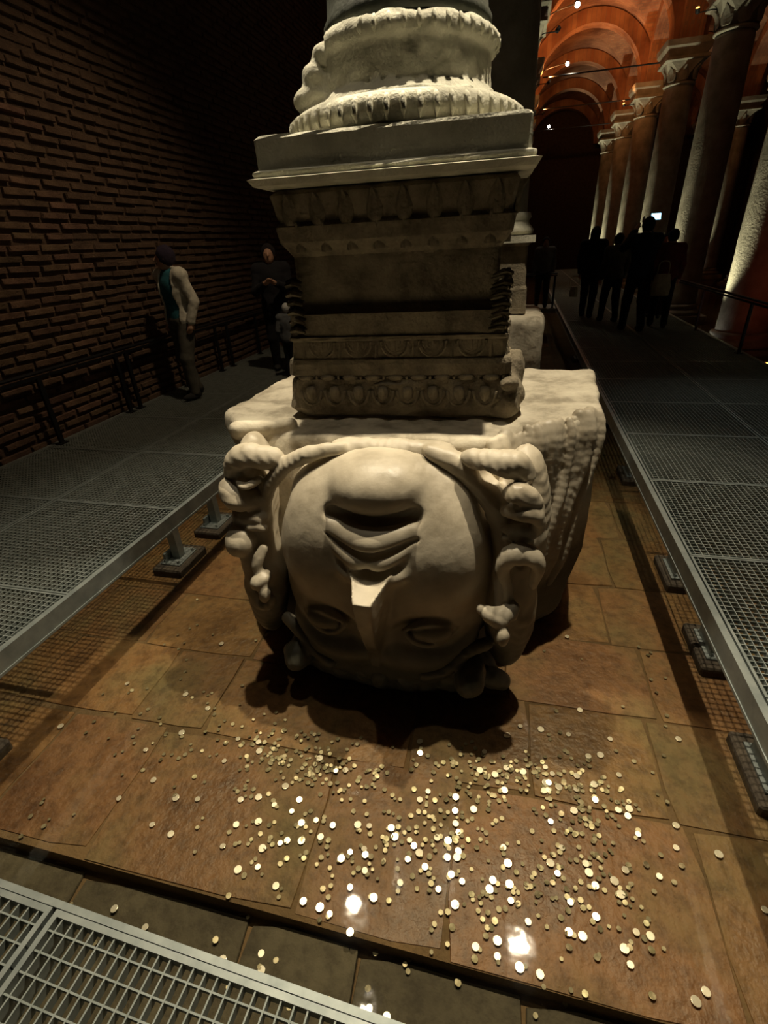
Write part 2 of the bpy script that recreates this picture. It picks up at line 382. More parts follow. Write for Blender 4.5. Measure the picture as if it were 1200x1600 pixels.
# face
g = G((-1.33, -.30, -.66), (.13, .58, .86), .0075)
def dome(X, C, Z):
    u = np.abs((X - HX) / .60); w = np.abs((Z - .115) / .63); c = np.abs((C + .16) / .40)
    n = (u ** 2.4 + w ** 2.6 + c ** 2.0)
    return (n ** (1 / 2.3) - 1) * .38
g.F = dome(*g.view()[1:]).astype(np.float32)
T = lambda pts, d=0: [(p[0], cs(p[0], p[1]) + (p[2] if len(p) > 2 else 0) + d, p[1]) for p in pts]
g.ell((-.60, .14, .625), (.225, .175, .135), .07)                              # chin
g.ell((-.60, .02, .565), (.47, .165, .165), .10)                               # jaw
g.ell((-.90, .13, .33), (.2, .14, .25), .12); g.ell((-.28, .13, .30), (.2, .14, .25), .12)   # cheeks
g.tube([(-.81, .215, .52), (-.71, .24, .482), (-.60, .25, .465), (-.49, .24, .482), (-.39, .215, .52)], [.012, .024, .028, .024, .012], .05, sub=True)  # under the chin
g.tube([(-.82, .20, .455), (-.71, .25, .43), (-.60, .275, .415), (-.49, .25, .43), (-.38, .20, .455)], [.02, .038, .046, .038, .02], .03)       # lower lip
g.tube([(-.85, .20, .42), (-.74, .255, .355), (-.66, .285, .325), (-.60, .28, .328), (-.54, .285, .325), (-.46, .255, .355), (-.35, .20, .42)], [.014, .028, .032, .03, .032, .028, .014], .02)  # upper lip
g.tube([(-.84, .24, .43), (-.71, .29, .385), (-.60, .315, .368), (-.49, .29, .385), (-.36, .24, .43)], [.007, .015, .019, .015, .007], .010, sub=True)
g.tube([(-.6, .27, .31), (-.6, .29, .27)], [.012, .02], .02, sub=True)
# nose: a wedge wide at the (upper) nostrils, narrowing to the bridge below, its tip broken off flat
def nose(X, C, Z):
    t = np.clip((.27 - Z) / .52, 0, 1)
    hw = .112 - .07 * t ** .8
    front = .47 - .13 * t - .10 * t * t
    xq = np.abs(X - HX - .005); xx = np.maximum(xq - .045 * (1 - t * .5), 0)
    slope = (front - .12) * (1 - .0 * t)
    d = xx / hw * slope + (C - front)
    d = d / np.sqrt(1 + (slope / hw) ** 2)
    top = Z - .235 - .055 * (xq / .13) ** 2 + .16 * (C - .34)
    bot = -.30 - Z
    return np.maximum(np.maximum(d, top), bot)
g.add(nose, .022, (-.85, .05, -.34), (-.33, .56, .34))
g.ell((-.705, .21, .245), (.065, .09, .036), .045, rot=-.4); g.ell((-.465, .21, .245), (.065, .09, .036), .045, rot=.4)
for sx in (-1, 1):
    ex = HX + sx * .275; X = lambda d: ex + sx * d
    g.ell((ex, cs(ex, -.09) + .03, -.10), (.17, .07, .10), .06, sub=True)                # socket
    g.ell((ex, cs(ex, -.09) - .055, -.095), (.125, .085, .072), .015)                     # eyeball
    dn = T([(X(-.125), -.07), (X(-.07), -.135), (X(0), -.165), (X(.07), -.145), (X(.14), -.09)], -.004)
    g.tube(dn, [.010, .022, .026, .022, .010], .008)
    dn2 = T([(X(-.12), -.065), (X(-.06), -.115), (X(0), -.14), (X(.06), -.12), (X(.13), -.085)], .012)
    g.tube(dn2, .006, .005, sub=True)
    up = T([(X(-.12), -.07), (X(-.06), -.04), (X(0), -.03), (X(.07), -.045), (X(.13), -.085)], -.012)
    g.tube(up, [.009, .018, .021, .018, .009], .008)
    up2 = T([(X(-.10), -.035), (X(0), .0), (X(.1), -.03)], .002); g.tube(up2, .008, .02, sub=True)
    g.tube(T([(HX + sx * .07, -.25), (X(-.10), -.285), (X(.02), -.29), (X(.13), -.25), (X(.2), -.18)], -.02), [.05, .05, .046, .036, .02], .06)  # brow
g.ell((HX, cs(HX, -.36) - .02, -.40), (.40, .06, .13), .08)                      # forehead
g.noise(.003, .16, 9, 3)
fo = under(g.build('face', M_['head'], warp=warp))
fo['label'] = 'smooth upside-down face with full chin, closed mouth and broken nose'

# carved hair and band left and right
g = G((-1.60, -.32, -.72), (.42, .42, .92), .0085)
# band arching round the chin
bandL = [(-1.22, .04, .05), (-1.245, .05, .25), (-1.245, .06, .42), (-1.19, .08, .57), (-1.08, .08, .68), (-.95, .07, .735), (-.80, .04, .755)]
g.tube(bandL, [.03, .034, .036, .036, .036, .032, .02], .02)
bandR = [(-.36, .04, .76), (-.20, .05, .70), (-.08, .05, .60), (.0, .04, .47), (.04, .03, .32), (.06, .02, .15), (.05, .02, -.05)]
g.tube(bandR, [.03, .05, .058, .055, .05, .04, .03], .02)
g.tube([(-.84, -.02, .725), (-.55, -.02, .73), (-.28, -.02, .725)], .05, .03)
# left clump of curls
g.ell((-1.34, -.03, .45), (.12, .16, .34), .05)
g.ell((-1.30, -.03, -.05), (.11, .15, .34), .06)
g.tube([(-1.16, .08, .70), (-1.28, .10, .715), (-1.38, .09, .69), (-1.43, .06, .60)], [.045, .055, .05, .035], .02)
g.ell((-1.27, .13, .63), (.055, .09, .04), .015, sub=True)
g.tube([(-1.24, .10, .60), (-1.30, .15, .575), (-1.36, .12, .59)], [.015, .02, .012], .01)
g.ell((-1.29, .14, .535), (.06, .08, .03), .015, sub=True)
g.tube([(-1.28, .09, .49), (-1.38, .12, .50), (-1.44, .09, .55)], [.04, .055, .04], .02)
g.ell((-1.36, .08, .42), (.10, .09, .025), .015, sub=True)
g.tube([(-1.23, .09, .40), (-1.32, .11, .395), (-1.38, .07, .38)], [.025, .03, .02], .015)
g.tube([(-1.22, .11, .345), (-1.30, .13, .355), (-1.37, .10, .35)], [.012, .016, .01], .006)
g.ell((-1.365, .11, .27), (.085, .095, .085), .012)                                # the round boss
g.ell((-1.37, .12, .245), (.03, .05, .03), .03, sub=False)
g.tube([(-1.33, .09, .19), (-1.32, .08, .06), (-1.335, .07, -.04), (-1.30, .09, -.10), (-1.24, .11, -.11), (-1.20, .12, -.05)], [.055, .05, .045, .035, .028, .015], .015)
g.tube([(-1.23, .12, .24), (-1.26, .15, .17), (-1.25, .14, .10)], [.018, .03, .02], .01)
g.ell((-1.235, .16, .085), (.06, .06, .045), .012, rot=.5); g.ell((-1.205, .19, .03), (.03, .03, .05), .012)
g.ell((-1.275, .15, -.01), (.03, .08, .04), .012, sub=True)
# right clump
g.ell((.10, -.05, .42), (.14, .14, .36), .05); g.ell((.08, -.05, -.05), (.13, .14, .38), .06)
g.tube([(-.17, .10, .76), (-.05, .13, .75), (.05, .11, .74), (.10, .08, .68)], [.03, .05, .05, .04], .02)
g.ell((-.06, .14, .675), (.075, .12, .045), .015, sub=True, rot=-.5)
g.tube([(.02, .14, .62), (.07, .17, .63), (.13, .14, .60), (.16, .10, .54)], [.02, .045, .04, .03], .015)
g.ell((.04, .14, .585), (.05, .09, .03), .012, sub=True)
g.tube([(.02, .12, .53), (.08, .17, .555), (.145, .15, .535), (.17, .11, .47), (.15, .10, .42)], [.025, .038, .035, .03, .02], .012)
g.ell((.08, .15, .49), (.065, .09, .035), .015, sub=True)
g.tube([(.02, .11, .44), (.10, .12, .45), (.16, .10, .42)], [.02, .026, .018], .01)
g.tube([(.02, .11, .405), (.10, .12, .41), (.15, .10, .385)], [.014, .018, .012], .008)
g.tube([(.055, .13, .17), (.03, .15, .27), (.06, .17, .345), (.13, .17, .355), (.185, .14, .29), (.17, .12, .18)], [.02, .03, .042, .044, .036, .02], .012)
g.ell((.11, .15, .27), (.045, .1, .06), .012, sub=True)
g.tube([(.055, .13, .17), (.07, .12, .08), (.06, .13, .03)], [.02, .03, .03], .015)
g.tube([(-.07, .19, .085), (-.02, .21, .075), (.03, .19, .045), (.07, .17, .06), (.10, .16, .09)], [.012, .03, .045, .04, .02], .015)
g.ell((.045, .22, -.02), (.035, .05, .05), .015); g.ell((.085, .2, .02), (.02, .06, .03), .01, sub=True)
# crown of hair at the foot
for i in range(11):
    u0 = HX + (i - 5) * .105
    s = (i - 5) / 5
    pts = [(HX + (u0 - HX) * .8, cs(HX + (u0 - HX) * .8, -.38) - .05, -.39), (u0 + s * .03, .14 - .1 * abs(s), -.45), (u0 + s * .10 + .02 * (-1) ** i, .10 - .12 * abs(s), -.54), (u0 + s * .14, .0 - .1 * abs(s), -.63)]
    g.tube(pts, [.02, .042, .05, .04], .015)
g.ell((HX, -.08, -.5), (.62, .2, .22), .04)
g.ell((-1.08, .15, -.41), (.07, .085, .07), .015); g.ell((-.10, .17, -.40), (.075, .085, .07), .015); g.ell((-1.07, .10, -.40), (.08, .12, .08), .02); g.ell((-.10, .12, -.38), (.08, .12, .08), .02)   # two bosses
g.tube([(-1.16, .06, -.22), (-1.07, .09, -.27), (-.97, .13, -.36), (-.87, .17, -.40)], [.03, .035, .035, .03], .015)
g.tube([(-.02, .06, -.22), (-.12, .10, -.25), (-.22, .14, -.34), (-.34, .17, -.385)], [.03, .035, .035, .03], .015)
sl, X_, Y_, Z_ = g.view(); g.F += (.0016 * np.sin(115 * (.75 * X_ + .65 * Z_ + .5 * Y_ + .09 * np.sin(7 * Z_ + 2) + .07 * np.sin(11 * X_)))).astype(np.float32)
g.noise(.006, .09, 5, 3)
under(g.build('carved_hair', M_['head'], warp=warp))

# long wavy strands on the turned right side
rs = random.Random(3)
g = G((-.12, 1.75, -.45), (.72, 3.15, .84), .011)
for i in range(17):
    s0 = -.02 + i * .062; se = .06 + i * .042; z0 = .75 + rs.uniform(-.03, .01); z1 = rs.uniform(-.05, .12) - .02 * i
    pts = []; rad = []; n = 12; ph = 1.1 + .35 * i; am = .017
    for j in range(n + 1):
        t = j / n; s_ = s0 + (se - s0) * (t * t * (3 - 2 * t)) + am * math.sin(ph + 9 * t) * min(1, 2.5 * t)
        z = z0 + (z1 - z0) * t; bx, by = -.04 + .57 * s_, 2.42 + .53 * s_
        k = (.75 - z); sh = 1 - .02 * k - .22 * max(-.05 - z, 0)
        x = (bx + .55) * sh - .55; y = (by - 3.1) * sh + 3.1 - .22 * k
        off = .004 + .014 * math.sin(i * 2.4) - .03 * t ** 3 - (.03 if j == 0 else 0)
        pts.append((x + .7 * off, y - .7 * off, z)); rad.append((.032 + .008 * math.sin(4 * t + i)) * (1 - .35 * t ** 3))
    g.tube(pts, rad, .008, smooth=2)
g.noise(.0035, .08, 12, 2)
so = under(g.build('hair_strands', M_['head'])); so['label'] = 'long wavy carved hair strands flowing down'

# ============================================================ pedestal on the head
PX, PY, PH = -.665, 3.37, .63
def sq(cx, cy, h, z, b=.04, n=6, jit=0, seed=0):
    """rounded square ring with n points per side"""
    rr = random.Random(seed); out = []
    for (sx, sy), (tx, ty) in (((-1, -1), (1, -1)), ((1, -1), (1, 1)), ((1, 1), (-1, 1)), ((-1, 1), (-1, -1))):
        for i in range(n):
            t = i / (n); e = b / (2 * h); t = e + t * (1 - 2 * e) * n / (n - 1)
            if t > 1 - e + 1e-6: t = 1 - e
            j = rr.uniform(-jit, jit)
            x = sx + (tx - sx) * t; y = sy + (ty - sy) * t
            out.append((cx + x * (h + j), cy + y * (h + j), z))
    return out
ped = thing('stone_pedestal', 'square weathered marble pedestal with carved leaf bands standing on the upside-down head', 'pedestal', (PX, PY, .75), .05)
def lofted(rows, name, m, par, n=14, jit=.004, smooth=False):
    b = MB(); b.loft([sq(0, 0, h, z, bb, n, jit, i) for i, (z, h, bb) in enumerate(rows)]); return b.build(name, m, par, smooth)
lofted([(.0, .60, .05), (.02, .628, .05), (.06, .645, .04), (.12, .648, .04), (.20, .640, .04), (.225, .625, .04)], 'base_moulding', M_['ped'], ped, jit=.012)
lofted([(.225, .612, .03), (.24, .612, .03), (.25, .632, .03), (.31, .634, .03), (.335, .628, .03), (.345, .612, .03), (.43, .602, .02), (.44, .615, .02), (.455, .615, .02), (.46, .603, .02), (.575, .600, .02)], 'middle_moulding', M_['ped'], ped, jit=.004)
lofted([(.575, .585, .01), (.62, .545, .01), (.86, .545, .01), (.90, .575, .01), (.93, .60, .02), (1.0, .61, .02), (1.02, .59, .02), (1.05, .60, .02), (1.10, .61, .02), (1.14, .615, .02), (1.155, .60, .02), (1.16, .60, .02)], 'shaft_block', M_['ped'], ped, jit=.003)
def front_and_right(fn):
    """place a maker's mesh on the front and on the right face of the pedestal"""
    for side in (0, 1): fn(side)
def place(o, side, u, out, z):
    if side == 0: o.location = (u, -out, z)
    else: o.location = (out, u, z); o.rotation_euler = (0, 0, PI / 2)
    return o
def arc(r0, r1, n=8, a0=PI, a1=2 * PI): return [(r0 * math.cos(a0 + (a1 - a0) * i / n), 0, r1 * math.sin(a0 + (a1 - a0) * i / n)) for i in range(n + 1)]
# shapes
m_arch = MB(); m_arch.tube([(x, 0, z) for x, _, z in arc(.075, .085)], .010, 6); m_arch.tube([(x * .72, .004, z * .72) for x, _, z in arc(.075, .085)], .007, 6)
m_arch.tube([(-.03, .002, 0), (-.03, .002, -.06)], .004, 5); m_arch.tube([(.0, .002, 0), (.0, .002, -.065)], .005, 5); m_arch.tube([(.03, .002, 0), (.03, .002, -.06)], .004, 5)
m_dart = MB(); m_dart.add([(-.022, 0, -.085), (0, -.02, -.08), (.022, 0, -.085), (0, .0, -.0), (0, -.01, -.04)], [(0, 1, 4), (1, 2, 4), (0, 4, 3), (4, 2, 3), (0, 2, 1)])
m_egg = MB(); m_egg.tube([(x, 0, z) for x, _, z in arc(.062, .085, 8)], .010, 6); m_egg.lathe([(.004, -.06), (.028, -.04), (.034, -.01), (.026, .02), (.004, .025)], 8)
m_bead = MB(); m_bead.tube([(-.045, 0, 0), (-.03, 0, 0), (0, 0, 0), (.03, 0, 0), (.045, 0, 0)], [.004, .016, .019, .016, .004], 8)
m_reel = MB(); m_reel.tube([(-.006, 0, 0), (.006, 0, 0)], .015, 8)
def leafmesh(hh, ww, curl=.04):
    b = MB(); rows = []
    for i in range(7):
        t = i / 6; wd = ww * math.sin(PI * min(t * .8 + .18, 1)) ** .7; y = -.012 - curl * t ** 3
        rows.append([(-wd, .01 + y * .4, hh * t), (-wd * .5, y - .004, hh * t), (0, y - .014, hh * t), (wd * .5, y - .004, hh * t), (wd, .01 + y * .4, hh * t), (0, .02 + y * .3, hh * t)])
    return b.loft(rows)
protos = {}
def piece(kind, b, side, u, out, z, sc=1, flip=False):
    if kind not in protos:
        o = b.build(kind, M_['ped'], ped, smooth=kind in ('carved_egg', 'carved_bead')); protos[kind] = o
    else:
        o = protos[kind].copy(); COL.objects.link(o)
    place(o, side, u, out, z); o.scale = (sc, sc, sc if not flip else -sc); return o
m_leaf = leafmesh(.16, .05)
for side in (0, 1):
    for i in range(5): piece('carved_arch', m_arch, side, -.42 + .21 * i, .607, .428)
    for i in range(6): piece('carved_dart', m_dart, side, -.525 + .21 * i, .606, .425)
    for i in range(8): piece('carved_egg', m_egg, side, -.50 + .143 * i, .648, .165)
    for i in range(9): piece('carved_bead', m_bead, side, -.53 + .1325 * i, .626, .235)
    for i in range(9): piece('carved_reel', m_reel, side, -.465 + .1325 * i, .62, .235)
    for i in range(8): piece('carved_leaf', m_leaf, side, -.49 + .14 * i, .57, .88, .85)
    for i in range(8): piece('carved_leaf', m_leaf, side, -.52 + .148 * i, .605, 1.005, .85)
# corner acanthus leaves: little out-curling blades stacked up each front corner
m_blade = MB(); 
for j in range(3): m_blade.tube([(0, 0, .0), (.035, -.015, .012), (.075, -.03, -.004)][::1], [.012, .016, .006], 6)
for side, us in ((0, (-.60, .60)), (1, (-.60,))):
    for u in us:
        for k in range(7):
            for q in (0, 1):
                o = piece('acanthus_blade', m_blade, side, u + (0.0 if u < 0 else -.0) + (.01 if q else .0), .575 + .012 * (k % 2), .44 + .047 * k + .018 * q)
                if u > 0: o.scale = (-1.25, 1, 1)
                else: o.scale = (1.25, 1, 1)
# broken lump at the right corner
g = G((.45, -.75, -.03), (.85, -.1, .36), .012)
g.ell((.62, -.45, .10), (.10, .22, .13), .03); g.ell((.66, -.30, .20), (.07, .15, .12), .03); g.ell((.60, -.60, .06), (.09, .06, .07), .02); g.ell((.63, -.63, .20), (.05, .05, .03), .02); g.noise(.014, .07, 2, 2)
g.build('broken_corner', M_['ped'], ped)

# ============================================================ plinth + column base + shaft
cb = thing('carved_plinth', 'pale carved round column base on a square slab, left side chipped, above the pedestal', 'column base', (PX, PY, 1.915), .06)
lofted([(.0, .60, .02), (.012, .675, .02), (.040, .692, .012), (.046, .664, .012), (.060, .672, .012), (.070, .668, .012), (.078, .648, .015), (.20, .648, .015), (.215, .64, .03), (.22, .61, .04)], 'square_plinth', M_['base'], cb, jit=.004)
prof = []
for i in range(13):
    a = -PI / 2 + PI * i / 12; prof.append((.56 + .065 * math.cos(a), .285 + .065 * math.sin(a)))
MB().lathe([(.5, .22)] + prof + [(.5, .35)], 56, wob=.003).build('lower_torus', M_['base'], cb, True)
# carved notches along the torus : a tooth is a part
tb = MB(); tb.tube([(.0, 0, .05), (.022, 0, .028), (.028, 0, -.012), (.012, 0, -.045)], [.010, .017, .014, .005], 6)
first = None
for i in range(52):
    a = 2 * PI * i / 52
    if first is None: first = o = tb.build('carved_tooth', M_['base'], cb, True)
    else: o = first.copy(); COL.objects.link(o)
    o.location = (.606 * math.cos(a), .606 * math.sin(a), .275); o.rotation_euler = (0, 0, a)
g = G((-.62, -.62, .30), (.62, .62, .66), .012)
def mould(X, Y, Z):
    r = np.sqrt(X * X + Y * Y)
    tor = np.sqrt((r - .438) ** 2 + (Z - .60) ** 2) - .045
    fil = np.maximum(r - .53, np.abs(Z - .352) - .014)
    prof = .455 + .9 * np.clip(.42 - Z, 0, .08)
    sc = np.maximum(r - prof, np.abs(Z - .47) - .15)
    top = np.maximum(r - .455, np.abs(Z - .63) - .02)
    return np.minimum(np.minimum(tor, fil), np.minimum(sc, top)) + 0 * Z
g.F = mould(*g.view()[1:]).astype(np.float32)
g.ell((-.47, -.16, .60), (.14, .34, .16), .015, sub=True)
g.ell((-.43, -.10, .42), (.15, .22, .08), .03); g.ell((-.42, -.16, .50), (.09, .15, .07), .03); g.ell((-.37, -.20, .58), (.07, .10, .06), .03); g.ell((-.50, -.05, .49), (.05, .08, .05), .02)
g.noise(.008, .06, 4, 2)
g.build('upper_moulding', M_['base'], cb)
first = None
for i in range(44):
    a = 2 * PI * i / 44
    if math.radians(150) < a < math.radians(248): continue
    if first is None: first = o = MB().tube([(.0, 0, .03), (.016, 0, .01), (.016, 0, -.015), (.004, 0, -.03)], [.007, .013, .012, .004], 6).build('carved_notch', M_['base'], cb, True)
    else: o = first.copy(); COL.objects.link(o)
    o.location = (.470 * math.cos(a), .470 * math.sin(a), .605); o.rotation_euler = (0, 0, a)
shaft = thing('column_shaft', 'thick marble column shaft rising from the carved base out of the top of view', 'column', (PX + .02, PY, 2.57))
MB().lathe([(.36, 0), (.43, .0), (.43, .05), (.41, .08), (.405, .15), (.40, 1.2), (.39, 2.2), (.385, 3.05), (.42, 3.1), (.42, 3.12), (.3, 3.13)], 48, wob=.002).build('shaft', M_['dark_col'], shaft, True)
BRIGHT= [(-1.698,1.068),(-1.557,1.634),(-1.612,1.459),(-1.741,1.326),(-1.591,1.186),(-1.424,1.129),(-1.316,1.145),(-1.109,1.186),(-1.03,1.215),(-1.285,1.486),(-1.166,1.49),(-1.139,1.442),(-0.939,1.197),(-1.073,1.076),(-0.979,1.11),(-0.846,1.186),(-0.832,1.244),(-0.782,1.146),(-0.72,1.171),(-0.638,1.166),(-0.528,1.192),(-0.476,1.198),(-0.675,1.107),(-0.558,1.043),(-0.528,1.075),(-0.461,1.079),(-0.91,1.008),(-0.841,1.045),(-0.815,1.061),(-0.753,1.074),(-0.895,0.936),(-0.658,0.861),(-0.586,0.856),(-0.541,0.843),(-0.445,0.805),(-0.386,0.934),(-0.489,0.948),(-0.79,0.887),(-0.974,0.909),(-0.771,0.69),(-0.748,0.644),(-0.908,0.638),(-1.268,0.664),(-1.437,0.691),(-0.474,0.616),(-0.327,0.632),(-0.262,0.625),(-1.754,2.128),(-1.457,0.994),(-1.346,0.975),(-0.811,1.468),(-0.708,1.419),(-0.662,1.432),(-0.353,1.177),(-0.287,1.177),(-0.264,1.158),(-0.237,1.135),(-0.28,1.1),(-0.204,1.087),(-0.123,1.21),(-0.084,1.254),(-0.099,1.289),(-0.026,1.369),(-0.243,1.409),(-0.274,1.362),(-0.112,1.409),(0.004,1.673),(0.114,1.606),(-0.011,1.567),(0.109,1.789),(0.496,2.031),(0.193,1.602),(0.299,1.648),(0.311,1.57),(0.356,1.557),(0.306,1.531),(0.443,1.631),(0.518,1.604),(0.434,1.561),(0.514,1.528),(0.416,1.457),(0.311,1.385),(0.608,1.501),(0.656,1.517),(0.673,1.408),(0.838,1.481),(0.302,1.212),(0.328,1.178),(0.443,1.24),(0.452,1.208),(0.352,1.283),(0.596,1.249),(0.547,1.198),(0.723,1.253),(0.471,1.165),(0.564,1.154),(0.37,1.085),(0.46,1.056),(0.139,1.097),(0.145,1.04),(0.073,1.097),(-0.067,0.98),(-0.138,1.018),(0.022,0.864),(0.099,0.9),(0.21,0.984),(0.357,0.984),(0.405,0.982),(0.598,1.037),(0.646,1.036),(0.548,0.976),(0.56,0.932),(0.249,0.835),(0.179,0.839),(0.101,0.853),(0.794,0.911),(0.754,0.877),(0.627,1.875),(0.508,1.751),(0.567,1.77),(0.423,1.861),(0.961,1.943),(0.978,1.393),(0.815,1.383),(-0.118,1.143),(-0.078,1.152),(-0.048,1.066),(-0.094,1.082),(0.062,1.062),(1.08,1.216),(0.473,2.612),(0.285,1.864),(0.18,1.863),(0.116,1.794),(-2.322,1.357)]
CLUST= [(-0.96,1.46,0.18,0.09,120),(-0.59,1.41,0.16,0.08,60),(-0.88,1.08,0.16,0.08,50),(-0.28,1.16,0.11,0.06,40),(-0.04,1.54,0.15,0.1,70),(0.35,1.59,0.18,0.11,110),(0.47,1.37,0.14,0.13,90),(0.35,1.1,0.22,0.11,60),(0.1,1.05,0.1,0.11,40),(-0.48,1.04,0.16,0.11,30),(-1.48,1.35,0.2,0.15,30),(-0.13,1.27,0.14,0.08,50),(-0.03,0.85,0.21,0.09,10),(0.59,1.15,0.15,0.13,20),(-1.79,1.57,0.23,0.18,20)]

# ============================================================ SETTING
# cistern bed and its paving slabs
floor = MB().box(-4.9, 14, -1.6, 44, -.95, -.735).box(-4.7, 5.6, .80, 12, -.74, -.6545).build('floor', M_['bed']); floor['kind'] = 'structure'
rs = random.Random(21)
slab_meshes = []
def slab_mesh(wx, wy, hz):
    b = MB(); j = lambda a: rs.uniform(-a, a)
    def ring(ins, z, jj):
        pts = []
        for (sx, sy), (tx, ty) in (((-1, -1), (1, -1)), ((1, -1), (1, 1)), ((1, 1), (-1, 1)), ((-1, 1), (-1, -1))):
            for t in (.03, .35, .7):
                pts.append(((sx + (tx - sx) * t) * (wx / 2 - ins) + j(jj), (sy + (ty - sy) * t) * (wy / 2 - ins) + j(jj), z))
        return pts
    r0 = ring(0, -hz, 0.004); r1 = [(x, y, -.006) for x, y, z in r0]; r2 = [(x * .992, y * .992, j(.001)) for x, y, z in r0]
    return b.loft([r0, r1, r2])
x = -4.6; ncol = 0
y = -1.4
while y < 11.5:
    wy = rs.choice([.55, .62, .7, .85]) if y > .7 else .73
    x = -4.7 + rs.uniform(-.4, 0)
    while x < 4.6:
        wx = rs.choice([.45, .6, .8, 1.0, 1.15])
        z = -.65 + rs.uniform(-.0025, .0025) if y > .7 else -.715 + rs.uniform(-.01, .01)
        o = slab_mesh(wx - .005, wy - .005 - (rs.uniform(0, .05) if .7 < y < .9 else 0), .085 if y > .7 else .03).build('floor_slab', M_['slab' if y > .7 else 'slab_low'], floor)
        o.location = (x + wx / 2, y + wy / 2 + (rs.uniform(-.012, .02) if .7 < y < .9 else 0), z); o.rotation_euler = (rs.uniform(-.003, .003), rs.uniform(-.003, .003), rs.uniform(-.008, .008))
        x += wx
    y += wy
# thin film of water over the slabs
wat = MB().add([(-4.6, -1.4, 0), (13.5, -1.4, 0), (13.5, 43, 0), (-4.6, 43, 0)], [(0, 1, 2, 3)]).build('water', M_['water'], loc=(0, 0, -.615))
tag(wat, 'shallow clear water covering the reddish paving around the carved head', 'water', kind='stuff')

# brick wall on the left: mortar core, thin bricks standing proud in courses
wall = MB().box(-5.3, -4.615, -1.6, 43, -.95, 10).build('wall_left', M_['mortar']); wall['kind'] = 'structure'
brs = []
rs = random.Random(5)
for k in range(6):
    L, H = .34, .05
    j = lambda a: rs.uniform(-a, a)
    def ring(xx, ins): 
        return [(xx + j(.004), s * (L / 2 - ins) + j(.005), t * (H / 2 - ins * .6) + j(.003)) for s, t in ((-1, -1), (0, -1.05), (1, -1), (1, 1), (0, 1.05), (-1, 1))]
    b = MB(); b.loft([ring(-.03, 0), ring(.022, .0), ring(.03 + j(.006), .007)]); brs.append(b)
PITCH = .093; LB = .365
cells = []
for r in range(-6, 88):
    off = (r % 2) * LB / 2 + rs.uniform(-.05, .05)
    for c in range(0, 62):
        yy = 1.6 + c * LB + off; zz = .02 + r * PITCH
        d = math.hypot(4.6, yy, zz - 1.65); cells.append((d + (20 if zz < -.35 or yy < 3.0 else 0), yy, zz))
cells.sort(); near = cells[:300]; far = cells[300:]
bm_objs = []
for i, (d, yy, zz) in enumerate(near):
    k = i % 6
    if i < 6: o = brs[k].build('brick', M_['brick'], wall); bm_objs.append(o)
    else: o = bm_objs[k].copy(); COL.objects.link(o)
    o.location = (-4.612, yy + rs.uniform(-.012, .012), zz + rs.uniform(-.006, .006)); o.rotation_euler = (rs.uniform(-.02, .02), 0, rs.uniform(-.03, .03))
VV = []; FF = []
for d, yy, zz in far:
    if zz > 7.4 or (yy > 14 and zz > 5): continue
    b = brs[rs.randrange(6)]; n = len(VV); dy = rs.uniform(-.012, .012); dz = rs.uniform(-.007, .007); dx = rs.uniform(-.014, .008)
    VV += [(-4.612 + dx + v[0], yy + v[1] + dy, zz + v[2] + dz) for v in b.V]; FF += [tuple(i + n for i in f) for f in b.F]
o = mesh_obj('brickwork', VV, FF, M_['brick'], wall); o['kind'] = 'stuff'
o = MB().box(-5.3, 14, 43, 43.5, -.95, 10).build('wall_back', M_['mortar']); o['kind'] = 'structure'
o = MB().box(13.9, 14.4, -1.6, 43, -.95, 10).build('wall_right', M_['mortar']); o['kind'] = 'structure'
o = MB().box(-5.3, 14.4, -2.1, -1.6, -.95, 10).build('wall_near', M_['mortar']); o['kind'] = 'structure'

# groined brick vaults
XC = [-5.15, -.35, 4.45, 9.25, 14.05]
YC = [-2.5, 2.3, 7.1, 11.9, 16.7, 21.5, 26.3, 31.1, 35.9, 40.7, 45.5]
ZS = 6.55
b = MB(); NG = 20
for i in range(4):
    for k in range(len(YC) - 1):
        x0, x1, y0, y1 = XC[i], XC[i + 1], YC[k], YC[k + 1]; n0 = len(b.V); RX = (x1 - x0) / 2; RY = (y1 - y0) / 2
        V = []
        for a in range(NG + 1):
            for c in range(NG + 1):
                u = -math.cos(PI * a / NG); v = -math.cos(PI * c / NG)
                zx = math.sqrt(max(1 - u * u, 0)) * RX; zy = math.sqrt(max(1 - v * v, 0)) * RY
                V.append(((x0 + x1) / 2 + u * RX, (y0 + y1) / 2 + v * RY, ZS + max(zx, zy)))
        F = [(a * (NG + 1) + c, a * (NG + 1) + c + 1, (a + 1) * (NG + 1) + c + 1, (a + 1) * (NG + 1) + c) for a in range(NG) for c in range(NG)]
        b.add(V, F)
ceil = b.build('ceiling', M_['vault'], smooth=False); ceil['kind'] = 'structure'
for p in ceil.data.polygons: p.use_smooth = True
m = ceil.modifiers.new('thick', 'SOLIDIFY'); m.thickness = .2; m.offset = -1
def arch_mb(r0, r1, wd, n=22):
    b = MB(); rings = []
    for i in range(n + 1):
        a = PI * i / n; c, s = math.cos(a), math.sin(a)
        rings.append([(r0 * c, -wd / 2, r0 * s), (r0 * c, wd / 2, r0 * s), (r1 * c, wd / 2, r1 * s), (r1 * c, -wd / 2, r1 * s)])
    return b.loft(rings)
pa = None
for y in YC[2:-1]:
    for i in range(0, 4):
        for rot in (0, 1):
            if rot and (i == 0 or y > 40): continue
            if pa is None: pa = o = arch_mb(1.95, 2.38, .62).build('brick_arch', M_['vault'], ceil)
            else: o = pa.copy(); COL.objects.link(o)
            if rot: o.location = (XC[i], y + 2.4, ZS - .02); o.rotation_euler = (0, 0, PI / 2)
            else: o.location = ((XC[i] + XC[i + 1]) / 2, y, ZS - .01)

